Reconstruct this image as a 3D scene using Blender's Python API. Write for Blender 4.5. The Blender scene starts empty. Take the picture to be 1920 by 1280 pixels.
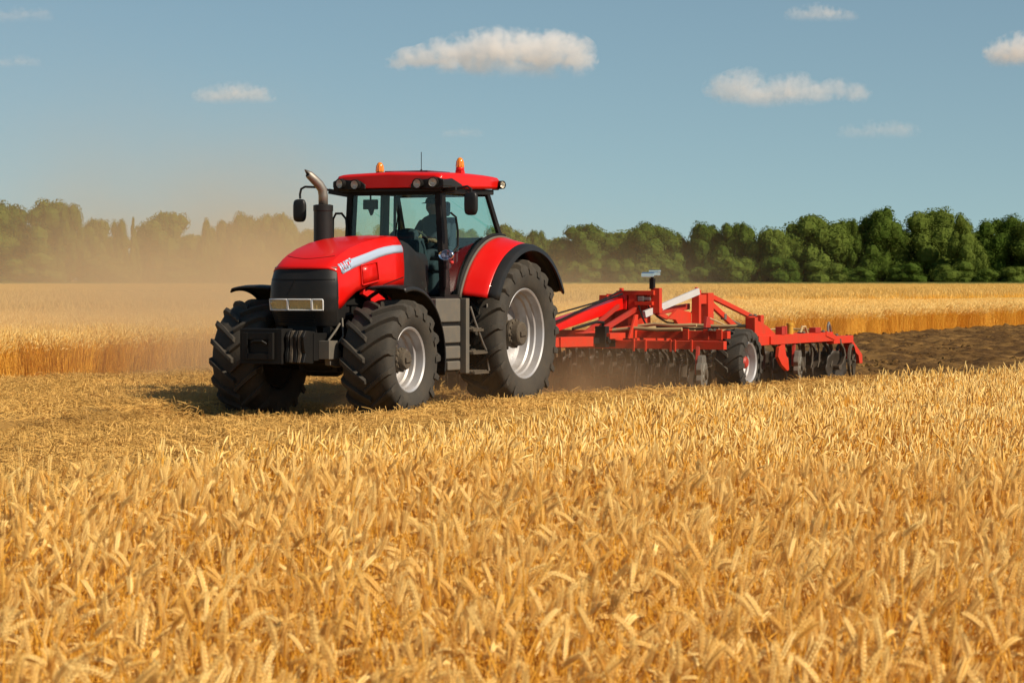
import bpy, bmesh, math, random
import numpy as np
from mathutils import Vector, Matrix, Euler
from mathutils.bvhtree import BVHTree

R = math.radians
SC = bpy.context.scene
COL = SC.collection
rng = np.random.default_rng(7)
random.seed(7)

# ------------------------------------------------------------------ camera
cam = bpy.data.cameras.new('camera')
cam.sensor_width = 36.0
cam.lens = 36.0 * 5000 / 1920
cam.shift_y = -(640 - 523) / 1920
cam.clip_start = 0.5
cam.clip_end = 20000
cam.dof.use_dof = True
cam.dof.focus_distance = 37.0
cam.dof.aperture_fstop = 8.5
co = bpy.data.objects.new('camera', cam)
COL.objects.link(co)
co.location = (0, 0, 1.87)
co.rotation_euler = (R(90), 0, 0)
SC.camera = co

# ------------------------------------------------------------------ sky and sun
SKY_LIFT = 0.095
SUN_EL, SUN_AZ = R(38), R(-32)          # azimuth measured from +X, anticlockwise
SUN_DIR = Vector((math.cos(SUN_EL) * math.cos(SUN_AZ), math.cos(SUN_EL) * math.sin(SUN_AZ), math.sin(SUN_EL)))
world = bpy.data.worlds.new('World')
SC.world = world
world.use_nodes = True
wn, wl = world.node_tree.nodes, world.node_tree.links
wn.clear()
sky = wn.new('ShaderNodeTexSky')
sky.sky_type = 'NISHITA'
sky.sun_disc = False
sky.sun_elevation = SUN_EL
sky.sun_rotation = R(90) - SUN_AZ
sky.air_density = 1.0
sky.dust_density = 0.0
sky.ozone_density = 1.0
tint = wn.new('ShaderNodeMix'); tint.data_type = 'RGBA'; tint.blend_type = 'MULTIPLY'
tint.inputs[0].default_value = 1.0
tint.inputs[7].default_value = (1.05, 1.11, 1.0, 1)
bg = wn.new('ShaderNodeBackground')
bg.inputs[1].default_value = 0.070
wo = wn.new('ShaderNodeOutputWorld')
tcw = wn.new('ShaderNodeTexCoord'); vm = wn.new('ShaderNodeVectorMath'); vm.operation = 'ADD'
vm.inputs[1].default_value = (0, 0, SKY_LIFT)            # sky lookup shifted upwards: less milky towards the horizon
nv = wn.new('ShaderNodeVectorMath'); nv.operation = 'NORMALIZE'
wl.new(tcw.outputs['Generated'], vm.inputs[0]); wl.new(vm.outputs[0], nv.inputs[0]); wl.new(nv.outputs[0], sky.inputs[0])
wl.new(sky.outputs[0], tint.inputs[6])
wl.new(tint.outputs[2], bg.inputs[0])
wl.new(bg.outputs[0], wo.inputs[0])
sd = bpy.data.lights.new('sun', 'SUN')
sd.energy = 5.0
sd.angle = R(0.5)
sd.color = (1.0, 0.87, 0.70)
so = bpy.data.objects.new('sun', sd)
COL.objects.link(so)
so.rotation_euler = SUN_DIR.to_track_quat('Z', 'Y').to_euler()
so.location = (30, 0, 40)

SC.view_settings.view_transform = 'Standard'
SC.view_settings.look = 'None'
SC.view_settings.exposure = 0.25
SC.view_settings.gamma = 1.0
cy = SC.cycles
cy.use_denoising = True
cy.max_bounces = 8
cy.diffuse_bounces = 5
cy.glossy_bounces = 3
cy.transmission_bounces = 6
cy.transparent_max_bounces = 24
cy.volume_bounces = 9
cy.volume_max_steps = 256
cy.sample_clamp_indirect = 6.0

# ------------------------------------------------------------------ helpers
class MB:
    """collects geometry for ONE mesh object"""
    def __init__(s): s.v = []; s.f = []; s.m = []; s.cur = 0
    def add(s, vs, fs):
        o = len(s.v)
        s.v += [tuple(map(float, p)) for p in vs]
        for f in fs:
            s.f.append([i + o for i in f]); s.m.append(s.cur)
    def box(s, x0, x1, y0, y1, z0, z1):
        p = [(x, y, z) for x in (x0, x1) for y in (y0, y1) for z in (z0, z1)]
        s.add(p, [(0, 1, 3, 2), (4, 6, 7, 5), (0, 4, 5, 1), (2, 3, 7, 6), (0, 2, 6, 4), (1, 5, 7, 3)])
    def beam(s, p0, p1, w, h, up=(0, 0, 1), w1=None, h1=None):
        p0, p1 = Vector(p0), Vector(p1)
        d = (p1 - p0).normalized(); up = Vector(up)
        if abs(d.dot(up)) > .98: up = Vector((1, 0, 0))
        sx = d.cross(up).normalized(); sz = sx.cross(d).normalized()
        vs = []
        for p, ww, hh in ((p0, w, h), (p1, w1 or w, h1 or h)):
            for a, b in ((-1, -1), (1, -1), (1, 1), (-1, 1)):
                vs.append(p + sx * (a * ww / 2) + sz * (b * hh / 2))
        s.add(vs, [(0, 1, 2, 3), (7, 6, 5, 4), (0, 4, 5, 1), (1, 5, 6, 2), (2, 6, 7, 3), (3, 7, 4, 0)])
    def tube(s, pts, r, n=10, cap=True):
        pts = [Vector(p) for p in pts]
        rs = r if isinstance(r, (list, tuple)) else [r] * len(pts)
        prev = None; rings = []
        for i, p in enumerate(pts):
            d = (pts[min(i + 1, len(pts) - 1)] - pts[max(i - 1, 0)]).normalized()
            if prev is None:
                a = Vector((0, 0, 1)) if abs(d.z) < .9 else Vector((1, 0, 0))
                prev = d.cross(a).normalized()
            prev = (prev - d * prev.dot(d)).normalized()
            q = d.cross(prev)
            rings.append([p + (prev * math.cos(2 * math.pi * k / n) + q * math.sin(2 * math.pi * k / n)) * rs[i] for k in range(n)])
        vs = [v for rg in rings for v in rg]; fs = []
        for i in range(len(pts) - 1):
            for k in range(n):
                fs.append((i * n + k, i * n + (k + 1) % n, (i + 1) * n + (k + 1) % n, (i + 1) * n + k))
        if cap:
            fs.append(tuple(range(n - 1, -1, -1))); fs.append(tuple(range((len(pts) - 1) * n, len(pts) * n)))
        s.add(vs, fs)
    def lathe(s, prof, c=(0, 0, 0), axis='y', n=48, a0=0.0, a1=2 * math.pi, closed=False):
        """prof: (radius, along axis); turned about axis through c"""
        full = abs(a1 - a0 - 2 * math.pi) < 1e-6
        m = n if full else n + 1
        vs = []
        for k in range(m):
            a = a0 + (a1 - a0) * k / n
            for r, t in prof:
                x, z = r * math.sin(a), r * math.cos(a)
                if axis == 'y': p = (x, t, z)
                elif axis == 'x': p = (t, x, z)
                else: p = (x, z, t)
                vs.append((c[0] + p[0], c[1] + p[1], c[2] + p[2]))
        q = len(prof); fs = []
        for k in range(n):
            k2 = (k + 1) % m if full else k + 1
            for j in range(q if closed else q - 1):
                j2 = (j + 1) % q
                fs.append((k * q + j, k * q + j2, k2 * q + j2, k2 * q + j))
        if not full and closed:
            fs.append(tuple(range(q))); fs.append(tuple(range((m - 1) * q, m * q))[::-1])
        s.add(vs, fs)
    def prism(s, poly, t0, t1, plane='xz'):
        """poly in the given plane, extruded along the third axis from t0 to t1"""
        def mk(a, b, t):
            return {'xz': (a, t, b), 'xy': (a, b, t), 'yz': (t, a, b)}[plane]
        n = len(poly)
        vs = [mk(a, b, t0) for a, b in poly] + [mk(a, b, t1) for a, b in poly]
        s.add(vs, [tuple(range(n)), tuple(range(2 * n - 1, n - 1, -1))] +
              [(i, (i + 1) % n, n + (i + 1) % n, n + i) for i in range(n)])
    def grid(s, rows, close_u=False):
        n = len(rows[0]); vs = [p for r in rows for p in r]; fs = []
        for i in range(len(rows) - 1):
            for j in range(n if close_u else n - 1):
                j2 = (j + 1) % n
                fs.append((i * n + j, i * n + j2, (i + 1) * n + j2, (i + 1) * n + j))
        s.add(vs, fs)
    def mesh(s, name, mats, angle=35):
        me = bpy.data.meshes.new(name)
        me.from_pydata(s.v, [], s.f)
        for m in mats: me.materials.append(m)
        if len(mats) > 1: me.polygons.foreach_set('material_index', s.m)
        bm = bmesh.new(); bm.from_mesh(me)
        bmesh.ops.recalc_face_normals(bm, faces=bm.faces)
        bm.to_mesh(me); bm.free()
        if angle:
            me.shade_smooth(); me.set_sharp_from_angle(angle=R(angle))
        return me
    def build(s, name, mats, parent=None, bevel=0.0, angle=35, seg=2, loc=None):
        if not isinstance(mats, (list, tuple)): mats = [mats]
        o = bpy.data.objects.new(name, s.mesh(name, mats, angle))
        COL.objects.link(o)
        if parent: o.parent = parent
        if loc: o.location = loc
        if bevel:
            b = o.modifiers.new('edge', 'BEVEL'); b.width = bevel; b.segments = seg
            b.limit_method = 'ANGLE'; b.angle_limit = R(38); b.harden_normals = True
        return o

def tag(o, label=None, cat=None, group=None, kind=None):
    if label: o['label'] = label
    if cat: o['category'] = cat
    if group: o['group'] = group
    if kind: o['kind'] = kind
    return o
def empty(name, loc=(0, 0, 0), rz=0.0, parent=None):
    o = bpy.data.objects.new(name, None); COL.objects.link(o)
    o.location = loc; o.rotation_euler = (0, 0, rz); o.empty_display_size = .3
    if parent: o.parent = parent
    return o
def copy_tree(o, parent=None):
    c = o.copy(); COL.objects.link(c)
    if parent: c.parent = parent
    for ch in list(o.children): copy_tree(ch, c)
    return c

# ------------------------------------------------------------------ materials
def principled(name):
    m = bpy.data.materials.new(name); m.use_nodes = True
    return m, m.node_tree.nodes, m.node_tree.links, m.node_tree.nodes['Principled BSDF']
def mat(name, col, rough=.5, metal=0., dust=0., dust_col=(.36, .26, .15), dscale=3., lo=.45, hi=.75, bump=0., bscale=40., coat=0., var=0., spec=.5):
    m, n, l, b = principled(name)
    b.inputs['Roughness'].default_value = rough
    b.inputs['Metallic'].default_value = metal
    b.inputs['Specular IOR Level'].default_value = spec
    if coat:
        b.inputs['Coat Weight'].default_value = coat; b.inputs['Coat Roughness'].default_value = .08
    tc = n.new('ShaderNodeTexCoord')
    base = None
    if dust or var:
        nz = n.new('ShaderNodeTexNoise'); nz.inputs['Scale'].default_value = dscale
        nz.inputs['Detail'].default_value = 8; nz.inputs['Roughness'].default_value = .65
        l.new(tc.outputs['Object'], nz.inputs['Vector'])
        mr = n.new('ShaderNodeMapRange'); mr.inputs[1].default_value = lo; mr.inputs[2].default_value = hi
        mr.inputs[3].default_value = dust * .25; mr.inputs[4].default_value = dust
        l.new(nz.outputs['Fac'], mr.inputs[0])
        mx = n.new('ShaderNodeMix'); mx.data_type = 'RGBA'
        mx.inputs[6].default_value = (*col, 1); mx.inputs[7].default_value = (*dust_col, 1)
        l.new(mr.outputs[0], mx.inputs[0]); l.new(mx.outputs[2], b.inputs['Base Color'])
        rr = n.new('ShaderNodeMapRange'); rr.inputs[3].default_value = rough; rr.inputs[4].default_value = min(1, rough + .35)
        l.new(mr.outputs[0], rr.inputs[0]); l.new(rr.outputs[0], b.inputs['Roughness'])
    else:
        b.inputs['Base Color'].default_value = (*col, 1)
    if bump:
        nb = n.new('ShaderNodeTexNoise'); nb.inputs['Scale'].default_value = bscale; nb.inputs['Detail'].default_value = 5
        l.new(tc.outputs['Object'], nb.inputs['Vector'])
        bp = n.new('ShaderNodeBump'); bp.inputs['Strength'].default_value = bump; bp.inputs['Distance'].default_value = .02
        l.new(nb.outputs['Fac'], bp.inputs['Height']); l.new(bp.outputs[0], b.inputs['Normal'])
    return m

M = {}
M['red'] = mat('red_paint', (.62, .0042, .002), .36, dust=.03, coat=.16, dscale=2.5, spec=.25)
M['red_deck'] = mat('red_paint_worn', (.62, .026, .007), .5, dust=.42, dust_col=(.20, .09, .04), dscale=5.0, lo=.4, hi=.8, bump=.12, spec=.25)
M['red_dark'] = mat('red_paint_shabby', (.42, .018, .008), .5, dust=.35, dust_col=(.14, .07, .03), dscale=5.0)
M['black'] = mat('black_plastic', (.012, .012, .012), .42, dust=.12, dust_col=(.10, .075, .05), dscale=5., bump=.05, bscale=120, spec=.3)
M['frame_black'] = mat('black_steel', (.008, .008, .008), .5, dust=.25, dust_col=(.04, .03, .018), dscale=4, spec=.2)
M['tyre'] = mat('tyre_rubber', (.013, .012, .0105), .75, dust=.60, dust_col=(.085, .068, .045), dscale=3.2, lo=.3, hi=.7, bump=.25, bscale=60)
M['rim'] = mat('silver_rim', (.52, .52, .53), .36, metal=.55, dust=.5, dust_col=(.24, .18, .11), dscale=3.5, lo=.42, hi=.7)
M['mud'] = mat('muddy_steel', (.06, .045, .03), .8, dust=.6, dust_col=(.13, .10, .06), dscale=9, bump=.5, bscale=30)
M['chrome'] = mat('chrome', (.85, .88, .92), .10, metal=1.)
M['stripe'] = mat('silver_decal', (.40, .48, .60), .4, metal=.1)
M['steel'] = mat('pipe_steel', (.28, .26, .23), .45, metal=.7, dust=.35, dust_col=(.25, .19, .13), dscale=8)
M['grey_steel'] = mat('grey_steel', (.13, .12, .10), .6, metal=.3, dust=.5, dust_col=(.22, .17, .11), dscale=7)
M['white_steel'] = mat('white_painted_steel', (.52, .52, .52), .5, dust=.3, dscale=6)
M['disc'] = mat('soil_worn_steel', (.030, .024, .018), .5, metal=.3, dust=.6, dust_col=(.06, .042, .024), dscale=8)
M['disc_arm'] = mat('dusty_disc_arm', (.05, .04, .03), .55, metal=.2, dust=.6, dust_col=(.16, .11, .06), dscale=12)
M['seat'] = mat('navy_seat_fabric', (.018, .028, .040), .9, bump=.2, bscale=200)
M['inside'] = mat('cab_interior', (.030, .026, .022), .8)
M['trim'] = mat('brown_pillar_trim', (.06, .045, .035), .8)
M['amber'] = mat('amber_lens', (.75, .22, .01), .15, coat=.6)
M['bulb'] = mat('work_light_lens', (.85, .80, .70), .15, metal=.2)
M['lamp_bezel'] = mat('lamp_bezel', (.82, .81, .78), .3, metal=.25)
M['lens'] = mat('headlight_reflector', (.90, .72, .38), .2, metal=.15, dust=.3, dscale=14, dust_col=(.60, .42, .18))
M['yellow'] = mat('ochre_cap', (.55, .28, .02), .5)
M['hose'] = mat('tan_hose', (.42, .29, .13), .7, dust=.3, dscale=9)

def glass_mat(name, tintc, f0=.03):
    m = bpy.data.materials.new(name); m.use_nodes = True
    n, l = m.node_tree.nodes, m.node_tree.links; n.clear()
    t = n.new('ShaderNodeBsdfTransparent'); t.inputs[0].default_value = (*tintc, 1)
    g = n.new('ShaderNodeBsdfGlossy'); g.inputs['Roughness'].default_value = .02
    f = n.new('ShaderNodeLayerWeight'); f.inputs[0].default_value = .5        # facing: 0 head-on, 1 grazing
    p = n.new('ShaderNodeMath'); p.operation = 'POWER'; p.inputs[1].default_value = 5
    k = n.new('ShaderNodeMath'); k.operation = 'MULTIPLY_ADD'; k.inputs[1].default_value = 1 - f0; k.inputs[2].default_value = f0
    x = n.new('ShaderNodeMixShader'); o = n.new('ShaderNodeOutputMaterial')
    l.new(f.outputs['Facing'], p.inputs[0]); l.new(p.outputs[0], k.inputs[0]); l.new(k.outputs[0], x.inputs[0])
    l.new(t.outputs[0], x.inputs[1]); l.new(g.outputs[0], x.inputs[2])
    l.new(x.outputs[0], o.inputs[0])
    return m
M['glass'] = glass_mat('tinted_cab_glass', (.885, .985, .955))
M['clear'] = glass_mat('clear_lens', (.93, .93, .90))

# value noise on numpy arrays
def vnoise(x, y, seed=0):
    xi, yi = np.floor(x).astype(int), np.floor(y).astype(int)
    xf, yf = x - xi, y - yi
    xf = xf * xf * (3 - 2 * xf); yf = yf * yf * (3 - 2 * yf)
    def h(a, b):
        t = np.sin(a * 127.1 + b * 311.7 + seed * 74.7) * 43758.5453
        return t - np.floor(t)
    return (h(xi, yi) * (1 - xf) + h(xi + 1, yi) * xf) * (1 - yf) + (h(xi, yi + 1) * (1 - xf) + h(xi + 1, yi + 1) * xf) * yf
def fbm(x, y, seed=0, o=4):
    t = 0; a = .5
    for i in range(o):
        t = t + a * vnoise(x * 2 ** i, y * 2 ** i, seed + i); a *= .5
    return t

# the line of travel: local x = forward, y = the tractor's left, z = up
HEAD = R(26)
FW = Vector((-math.sin(HEAD), -math.cos(HEAD), 0))
LF = Vector((math.cos(HEAD), -math.sin(HEAD), 0))
ORG = Vector((-.922, 39.17, 0))
RZ = math.atan2(FW.y, FW.x)
def W(u, v, w=0.0): return ORG + FW * u + LF * v + Vector((0, 0, w))
def uv_of(x, y):
    dx, dy = x - ORG.x, y - ORG.y
    return dx * FW.x + dy * FW.y, dx * LF.x + dy * LF.y
EDGE_FAR, EDGE_NEAR = -9.4, 9.2            # standing crop stops at these distances from the line of travel

# ================================================================== SETTING
def ground_mat(name, c1, c2, scale, bump, rough=.95, c3=None, s2=None):
    m, n, l, b = principled(name)
    b.inputs['Roughness'].default_value = rough
    b.inputs['Specular IOR Level'].default_value = .12
    tc = n.new('ShaderNodeTexCoord')
    nz = n.new('ShaderNodeTexNoise'); nz.inputs['Scale'].default_value = scale; nz.inputs['Detail'].default_value = 9
    nz.inputs['Roughness'].default_value = .7
    l.new(tc.outputs['Object'], nz.inputs['Vector'])
    cr = n.new('ShaderNodeValToRGB'); cr.color_ramp.elements[0].position = .32; cr.color_ramp.elements[1].position = .68
    cr.color_ramp.elements[0].color = (*c1, 1); cr.color_ramp.elements[1].color = (*c2, 1)
    l.new(nz.outputs['Fac'], cr.inputs[0])
    out = cr.outputs[0]
    if c3:
        n2 = n.new('ShaderNodeTexNoise'); n2.inputs['Scale'].default_value = s2; n2.inputs['Detail'].default_value = 5
        l.new(tc.outputs['Object'], n2.inputs['Vector'])
        mr = n.new('ShaderNodeMapRange'); mr.inputs[1].default_value = .45; mr.inputs[2].default_value = .65
        l.new(n2.outputs['Fac'], mr.inputs[0])
        mx = n.new('ShaderNodeMix'); mx.data_type = 'RGBA'
        l.new(mr.outputs[0], mx.inputs[0]); l.new(out, mx.inputs[6]); mx.inputs[7].default_value = (*c3, 1)
        out = mx.outputs[2]
    l.new(out, b.inputs['Base Color'])
    bp = n.new('ShaderNodeBump'); bp.inputs['Strength'].default_value = bump; bp.inputs['Distance'].default_value = .06
    l.new(nz.outputs['Fac'], bp.inputs['Height']); l.new(bp.outputs[0], b.inputs['Normal'])
    return m
M['earth'] = ground_mat('straw_strewn_earth', (.17, .088, .024), (.46, .27, .075), 9, .6, c3=(.30, .165, .045), s2=.35)
M['soil'] = ground_mat('turned_soil', (.040, .019, .006), (.135, .070, .020), 5.0, 1.0, c3=(.21, .115, .034), s2=1.3)
M['canopy'] = ground_mat('ripe_crop_canopy', (.44, .25, .06), (.70, .45, .12), 2.2, .8, c3=(.52, .32, .08), s2=.05)
M['turf'] = ground_mat('field_margin_turf', (.07, .085, .018), (.14, .13, .035), .8, .5)

g = MB()
S = 6000
g.add([(-S, -200, 0), (S, -200, 0), (S, S, 0), (-S, S, 0)], [(0, 1, 2, 3)])
tag(g.build('ground', M['earth'], angle=0), kind='structure')

FIELD_END = 522.0
g = MB()
p = [W(30, EDGE_FAR - 2.2), W(-536, EDGE_FAR - 2.2), Vector((-200, FIELD_END + 2, 0)), Vector((-200, 10, 0))]
g.add([(q.x, q.y, .66) for q in p], [(0, 1, 2, 3)])
tag(g.build('far_field', M['canopy'], angle=0), kind='structure')
g = MB()
g.add([(-260, FIELD_END - 2, .5), (300, FIELD_END - 2, .5), (300, FIELD_END + 1, 1.22), (-260, FIELD_END + 1, 1.22),
       (300, FIELD_END + 70, 1.3), (-260, FIELD_END + 70, 1.3)], [(0, 1, 2, 3), (3, 2, 4, 5)])
tag(g.build('grass_margin', M['turf'], angle=0), kind='structure')

# turned soil behind the implement: a displaced sheet in the strip
uu = np.linspace(-7.5, -85, 800); vv = np.linspace(-9.7, 9.4, 210)
U_, V_ = np.meshgrid(uu, vv, indexing='ij')
fade = np.clip((-7.8 - U_ + 1.2 * (fbm(V_ * 1.3, U_ * 0 + 3.3, 5) - .5)) / 2.0, 0, 1)
side = np.clip((9.3 - np.abs(V_ + .1) + .9 * (fbm(U_ * .7, V_ * .2, 9) - .5)) / .7, 0, 1)
Hs = (.02 + .20 * fbm(U_ * .9, V_ * 1.6, 1, 5) ** 1.3 + .10 * np.maximum(0, fbm(U_ * 3.1, V_ * 3.1, 2, 3) - .42) * 2.2
      + .13 * np.maximum(0, fbm(U_ * 5.3, V_ * 5.3, 6, 3) - .40))
Hs = Hs * fade * side - .06 * (1 - fade * side)
g = MB()
g.grid([[W(U_[i, j], V_[i, j], Hs[i, j]) for j in range(len(vv))] for i in range(len(uu))])
tag(g.build('soil', M['soil'], angle=60), kind='structure')

# the cut strip: lumpy straw-covered ground a hand higher than the wheel ruts
def sstep(t): t = np.clip(t, 0, 1); return t * t * (3 - 2 * t)
def strip_z(u, v):
    rut = 1.43 + 1.4 * sstep((-1.8 - u) / 1.2)
    z = .16 * sstep((np.abs(v) - rut) / .42)
    z = z + (.11 * (fbm(u * .35, v * 1.1, 81, 3) - .45) + .05 * (fbm(u * 1.4, v * 2.3, 83, 3) - .45)) * sstep((np.abs(v) - rut + .3) / 1.0)
    return z * sstep((9.9 - np.abs(v)) / 1.0) + .006
uu = np.linspace(-9.6, 30, 330); vv = np.linspace(-10.2, 10.2, 170)
U2, V2 = np.meshgrid(uu, vv, indexing='ij'); Z2 = strip_z(U2, V2)
g = MB(); g.grid([[W(U2[i, j], V2[i, j], Z2[i, j]) for j in range(len(vv))] for i in range(len(uu))])
tag(g.build('cut_strip_ground', M['earth'], angle=60), kind='structure')

# ================================================================== CROP
def straw_mat(name, c_a, c_b, trans=.25, rough=.6):
    m = bpy.data.materials.new(name); m.use_nodes = True
    n, l = m.node_tree.nodes, m.node_tree.links; n.clear()
    oi = n.new('ShaderNodeObjectInfo')
    tc = n.new('ShaderNodeTexCoord')
    nz = n.new('ShaderNodeTexNoise'); nz.inputs['Scale'].default_value = 25; nz.inputs['Detail'].default_value = 3
    l.new(tc.outputs['Object'], nz.inputs['Vector'])
    ad = n.new('ShaderNodeMath'); ad.operation = 'ADD'
    l.new(oi.outputs['Random'], ad.inputs[0]); l.new(nz.outputs['Fac'], ad.inputs[1])
    mr = n.new('ShaderNodeMapRange'); mr.inputs[1].default_value = .35; mr.inputs[2].default_value = 1.6
    l.new(ad.outputs[0], mr.inputs[0])
    mx = n.new('ShaderNodeMix'); mx.data_type = 'RGBA'
    mx.inputs[6].default_value = (*c_a, 1); mx.inputs[7].default_value = (*c_b, 1)
    l.new(mr.outputs[0], mx.inputs[0])
    b = n.new('ShaderNodeBsdfPrincipled'); b.inputs['Roughness'].default_value = rough
    b.inputs['Specular IOR Level'].default_value = .35
    t = n.new('ShaderNodeBsdfTranslucent')
    s = n.new('ShaderNodeMixShader'); s.inputs[0].default_value = trans
    o = n.new('ShaderNodeOutputMaterial')
    l.new(mx.outputs[2], b.inputs['Base Color']); l.new(mx.outputs[2], t.inputs[0])
    l.new(b.outputs[0], s.inputs[1]); l.new(t.outputs[0], s.inputs[2]); l.new(s.outputs[0], o.inputs[0])
    return m
M['ear'] = straw_mat('wheat_ear', (.82, .47, .085), (.99, .75, .29), .14)
M['stem'] = straw_mat('wheat_stem', (.72, .35, .024), (.94, .54, .07), .26)
M['leaf'] = straw_mat('dry_leaf', (.62, .37, .075), (.88, .58, .18), .35)
M['litter'] = straw_mat('straw_litter', (.42, .225, .05), (.90, .57, .16), .2)
CROP = [M['ear'], M['stem'], M['leaf']]

def sub(p, q, k): return p + (q - p) * k
def stalk(mb, x0, y0, H, lean, az, nod, ear_len, detail, rnd):
    """one ripe stalk: straw, nodding ear and dry leaves. nod = angle of the ear tip from upright"""
    ca, sa = math.cos(az), math.sin(az)
    dirh = Vector((ca, sa, 0)); side = Vector((-sa, ca, 0)); up = Vector((0, 0, 1))
    n = {2: 9, 1: 5, 0: 3}[detail]
    p = Vector((x0, y0, 0)); pts = [p.copy()]; tang = []
    for i in range(n):
        t = (i + .5) / n
        th = lean + (nod * .62) * max(0, (t - .45) / .55) ** 2.2
        d = up * math.cos(th) + dirh * math.sin(th)
        p = p + d * (H / n); pts.append(p.copy()); tang.append(d)
    mb.cur = 1
    r0 = .0021
    if detail == 2: mb.tube(pts, [r0 * 1.15] * (n) + [r0 * .8], 5, cap=False)
    else: mb.tube(pts, [.0026] * (n + 1), 3, cap=False)
    # ear
    mb.cur = 0
    th0 = lean + nod * .62; m = 8 if detail == 2 else 4
    q = pts[-1].copy(); epts = [q.copy()]; et = []
    for i in range(m):
        th = th0 + nod * .38 * (i + .5) / m
        d = up * math.cos(th) + dirh * math.sin(th)
        q = q + d * (ear_len / m); epts.append(q.copy()); et.append(d)
    if detail == 2:
        for i in range(m):
            d = et[i]; nrm = d.cross(side).normalized()
            k = math.sin(math.pi * (.16 + .78 * (i + .4) / m)) ** .6
            for j, (o1, o2) in enumerate(((side, nrm), (-side, nrm), (nrm, side), (-nrm, side))):
                off = .5 if j < 2 else 0.
                b = sub(epts[i], epts[i + 1], off) + o1 * .0022
                ax = (d * 1.0 + o1 * (.42 + .12 * rnd.random())).normalized()
                ln = .0165 * (.8 + .3 * k); w = .0045 * k; w2 = .0039 * k
                mid = b + ax * ln * .45
                tip = b + ax * ln
                a1 = o1 * w2; a2 = o2 * w
                mb.add([b, mid + a1, mid + a2, mid - a1, mid - a2, tip],
                       [(0, 1, 2), (0, 2, 3), (0, 3, 4), (0, 4, 1), (5, 2, 1), (5, 3, 2), (5, 4, 3), (5, 1, 4)])
                if rnd.random() < .6:
                    al = ln * (1.0 + 1.8 * rnd.random()); tw = o2 * .0005
                    e = tip + (ax + o1 * .05).normalized() * al
                    mb.add([tip - tw, tip + tw, e], [(0, 1, 2)])
    else:
        rr = [.0028, .0054, .0060, .0044, .0010]
        mb.tube(epts, rr, 4, cap=False)
    # dry leaves
    mb.cur = 2
    for _ in range({2: 1 if rnd.random() < .6 else 0, 1: 1 if rnd.random() < .3 else 0, 0: 0}[detail]):
        t = rnd.uniform(.3, .8); base = pts[int(t * n)]
        la = rnd.uniform(0, 6.28); lh = Vector((math.cos(la), math.sin(la), 0)); ls = Vector((-math.sin(la), math.cos(la), 0))
        L = rnd.uniform(.10, .22); k = 5 if detail == 2 else 3; q = base.copy(); vs = []
        th = rnd.uniform(.1, .5); dth = rnd.uniform(.25, .75) * 5 / k; tw = rnd.uniform(-.5, .5)
        for i in range(k + 1):
            w = .0034 * math.sin(math.pi * (.2 + .8 * i / k)) + .0006
            s2 = ls * math.cos(tw * i) + up * math.sin(tw * i) * .6
            vs += [q - s2 * w, q + s2 * w]
            q = q + (up * math.cos(th) + lh * math.sin(th)) * (L / k); th += dth
        mb.add(vs, [(2 * i, 2 * i + 1, 2 * i + 3, 2 * i + 2) for i in range(k)])

def source(name, mbs, mats):
    """meshes that only the scattering of one crop object uses"""
    c = bpy.data.collections.new(name)
    for i, mb in enumerate(mbs):
        o = bpy.data.objects.new(name, mb.mesh(name, mats, 0)); c.objects.link(o)
    return c
def scatter(name, pts, rot, scl, vid, coll, label=None):
    me = bpy.data.meshes.new(name)
    me.vertices.add(len(pts)); me.vertices.foreach_set('co', np.asarray(pts, dtype=np.float32).ravel())
    for an, tp, arr, key in (('rot', 'FLOAT_VECTOR', rot, 'vector'), ('scl', 'FLOAT', scl, 'value'), ('vid', 'INT', vid, 'value')):
        at = me.attributes.new(an, tp, 'POINT')
        at.data.foreach_set(key, np.asarray(arr, dtype=np.int32 if tp == 'INT' else np.float32).ravel())
    o = bpy.data.objects.new(name, me); COL.objects.link(o)
    t = bpy.data.node_groups.new(name + '_scatter', 'GeometryNodeTree')
    t.interface.new_socket('Geometry', in_out='INPUT', socket_type='NodeSocketGeometry')
    t.interface.new_socket('Geometry', in_out='OUTPUT', socket_type='NodeSocketGeometry')
    n, l = t.nodes, t.links
    gi, go = n.new('NodeGroupInput'), n.new('NodeGroupOutput')
    ip = n.new('GeometryNodeInstanceOnPoints'); ci = n.new('GeometryNodeCollectionInfo')
    ci.inputs['Collection'].default_value = coll
    ci.inputs['Separate Children'].default_value = True; ci.inputs['Reset Children'].default_value = True
    def na(an, dt):
        q = n.new('GeometryNodeInputNamedAttribute'); q.data_type = dt; q.inputs['Name'].default_value = an
        return q.outputs['Attribute']
    er = n.new('FunctionNodeEulerToRotation')
    l.new(gi.outputs[0], ip.inputs['Points']); l.new(ci.outputs[0], ip.inputs['Instance'])
    ip.inputs['Pick Instance'].default_value = True
    l.new(na('vid', 'INT'), ip.inputs['Instance Index'])
    l.new(na('rot', 'FLOAT_VECTOR'), er.inputs[0]); l.new(er.outputs[0], ip.inputs['Rotation'])
    l.new(na('scl', 'FLOAT'), ip.inputs['Scale'])
    l.new(ip.outputs[0], go.inputs[0])
    md = o.modifiers.new('scatter', 'NODES'); md.node_group = t
    if label: o['label'] = label
    o['kind'] = 'stuff'
    return o

rs = random.Random(11)
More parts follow.
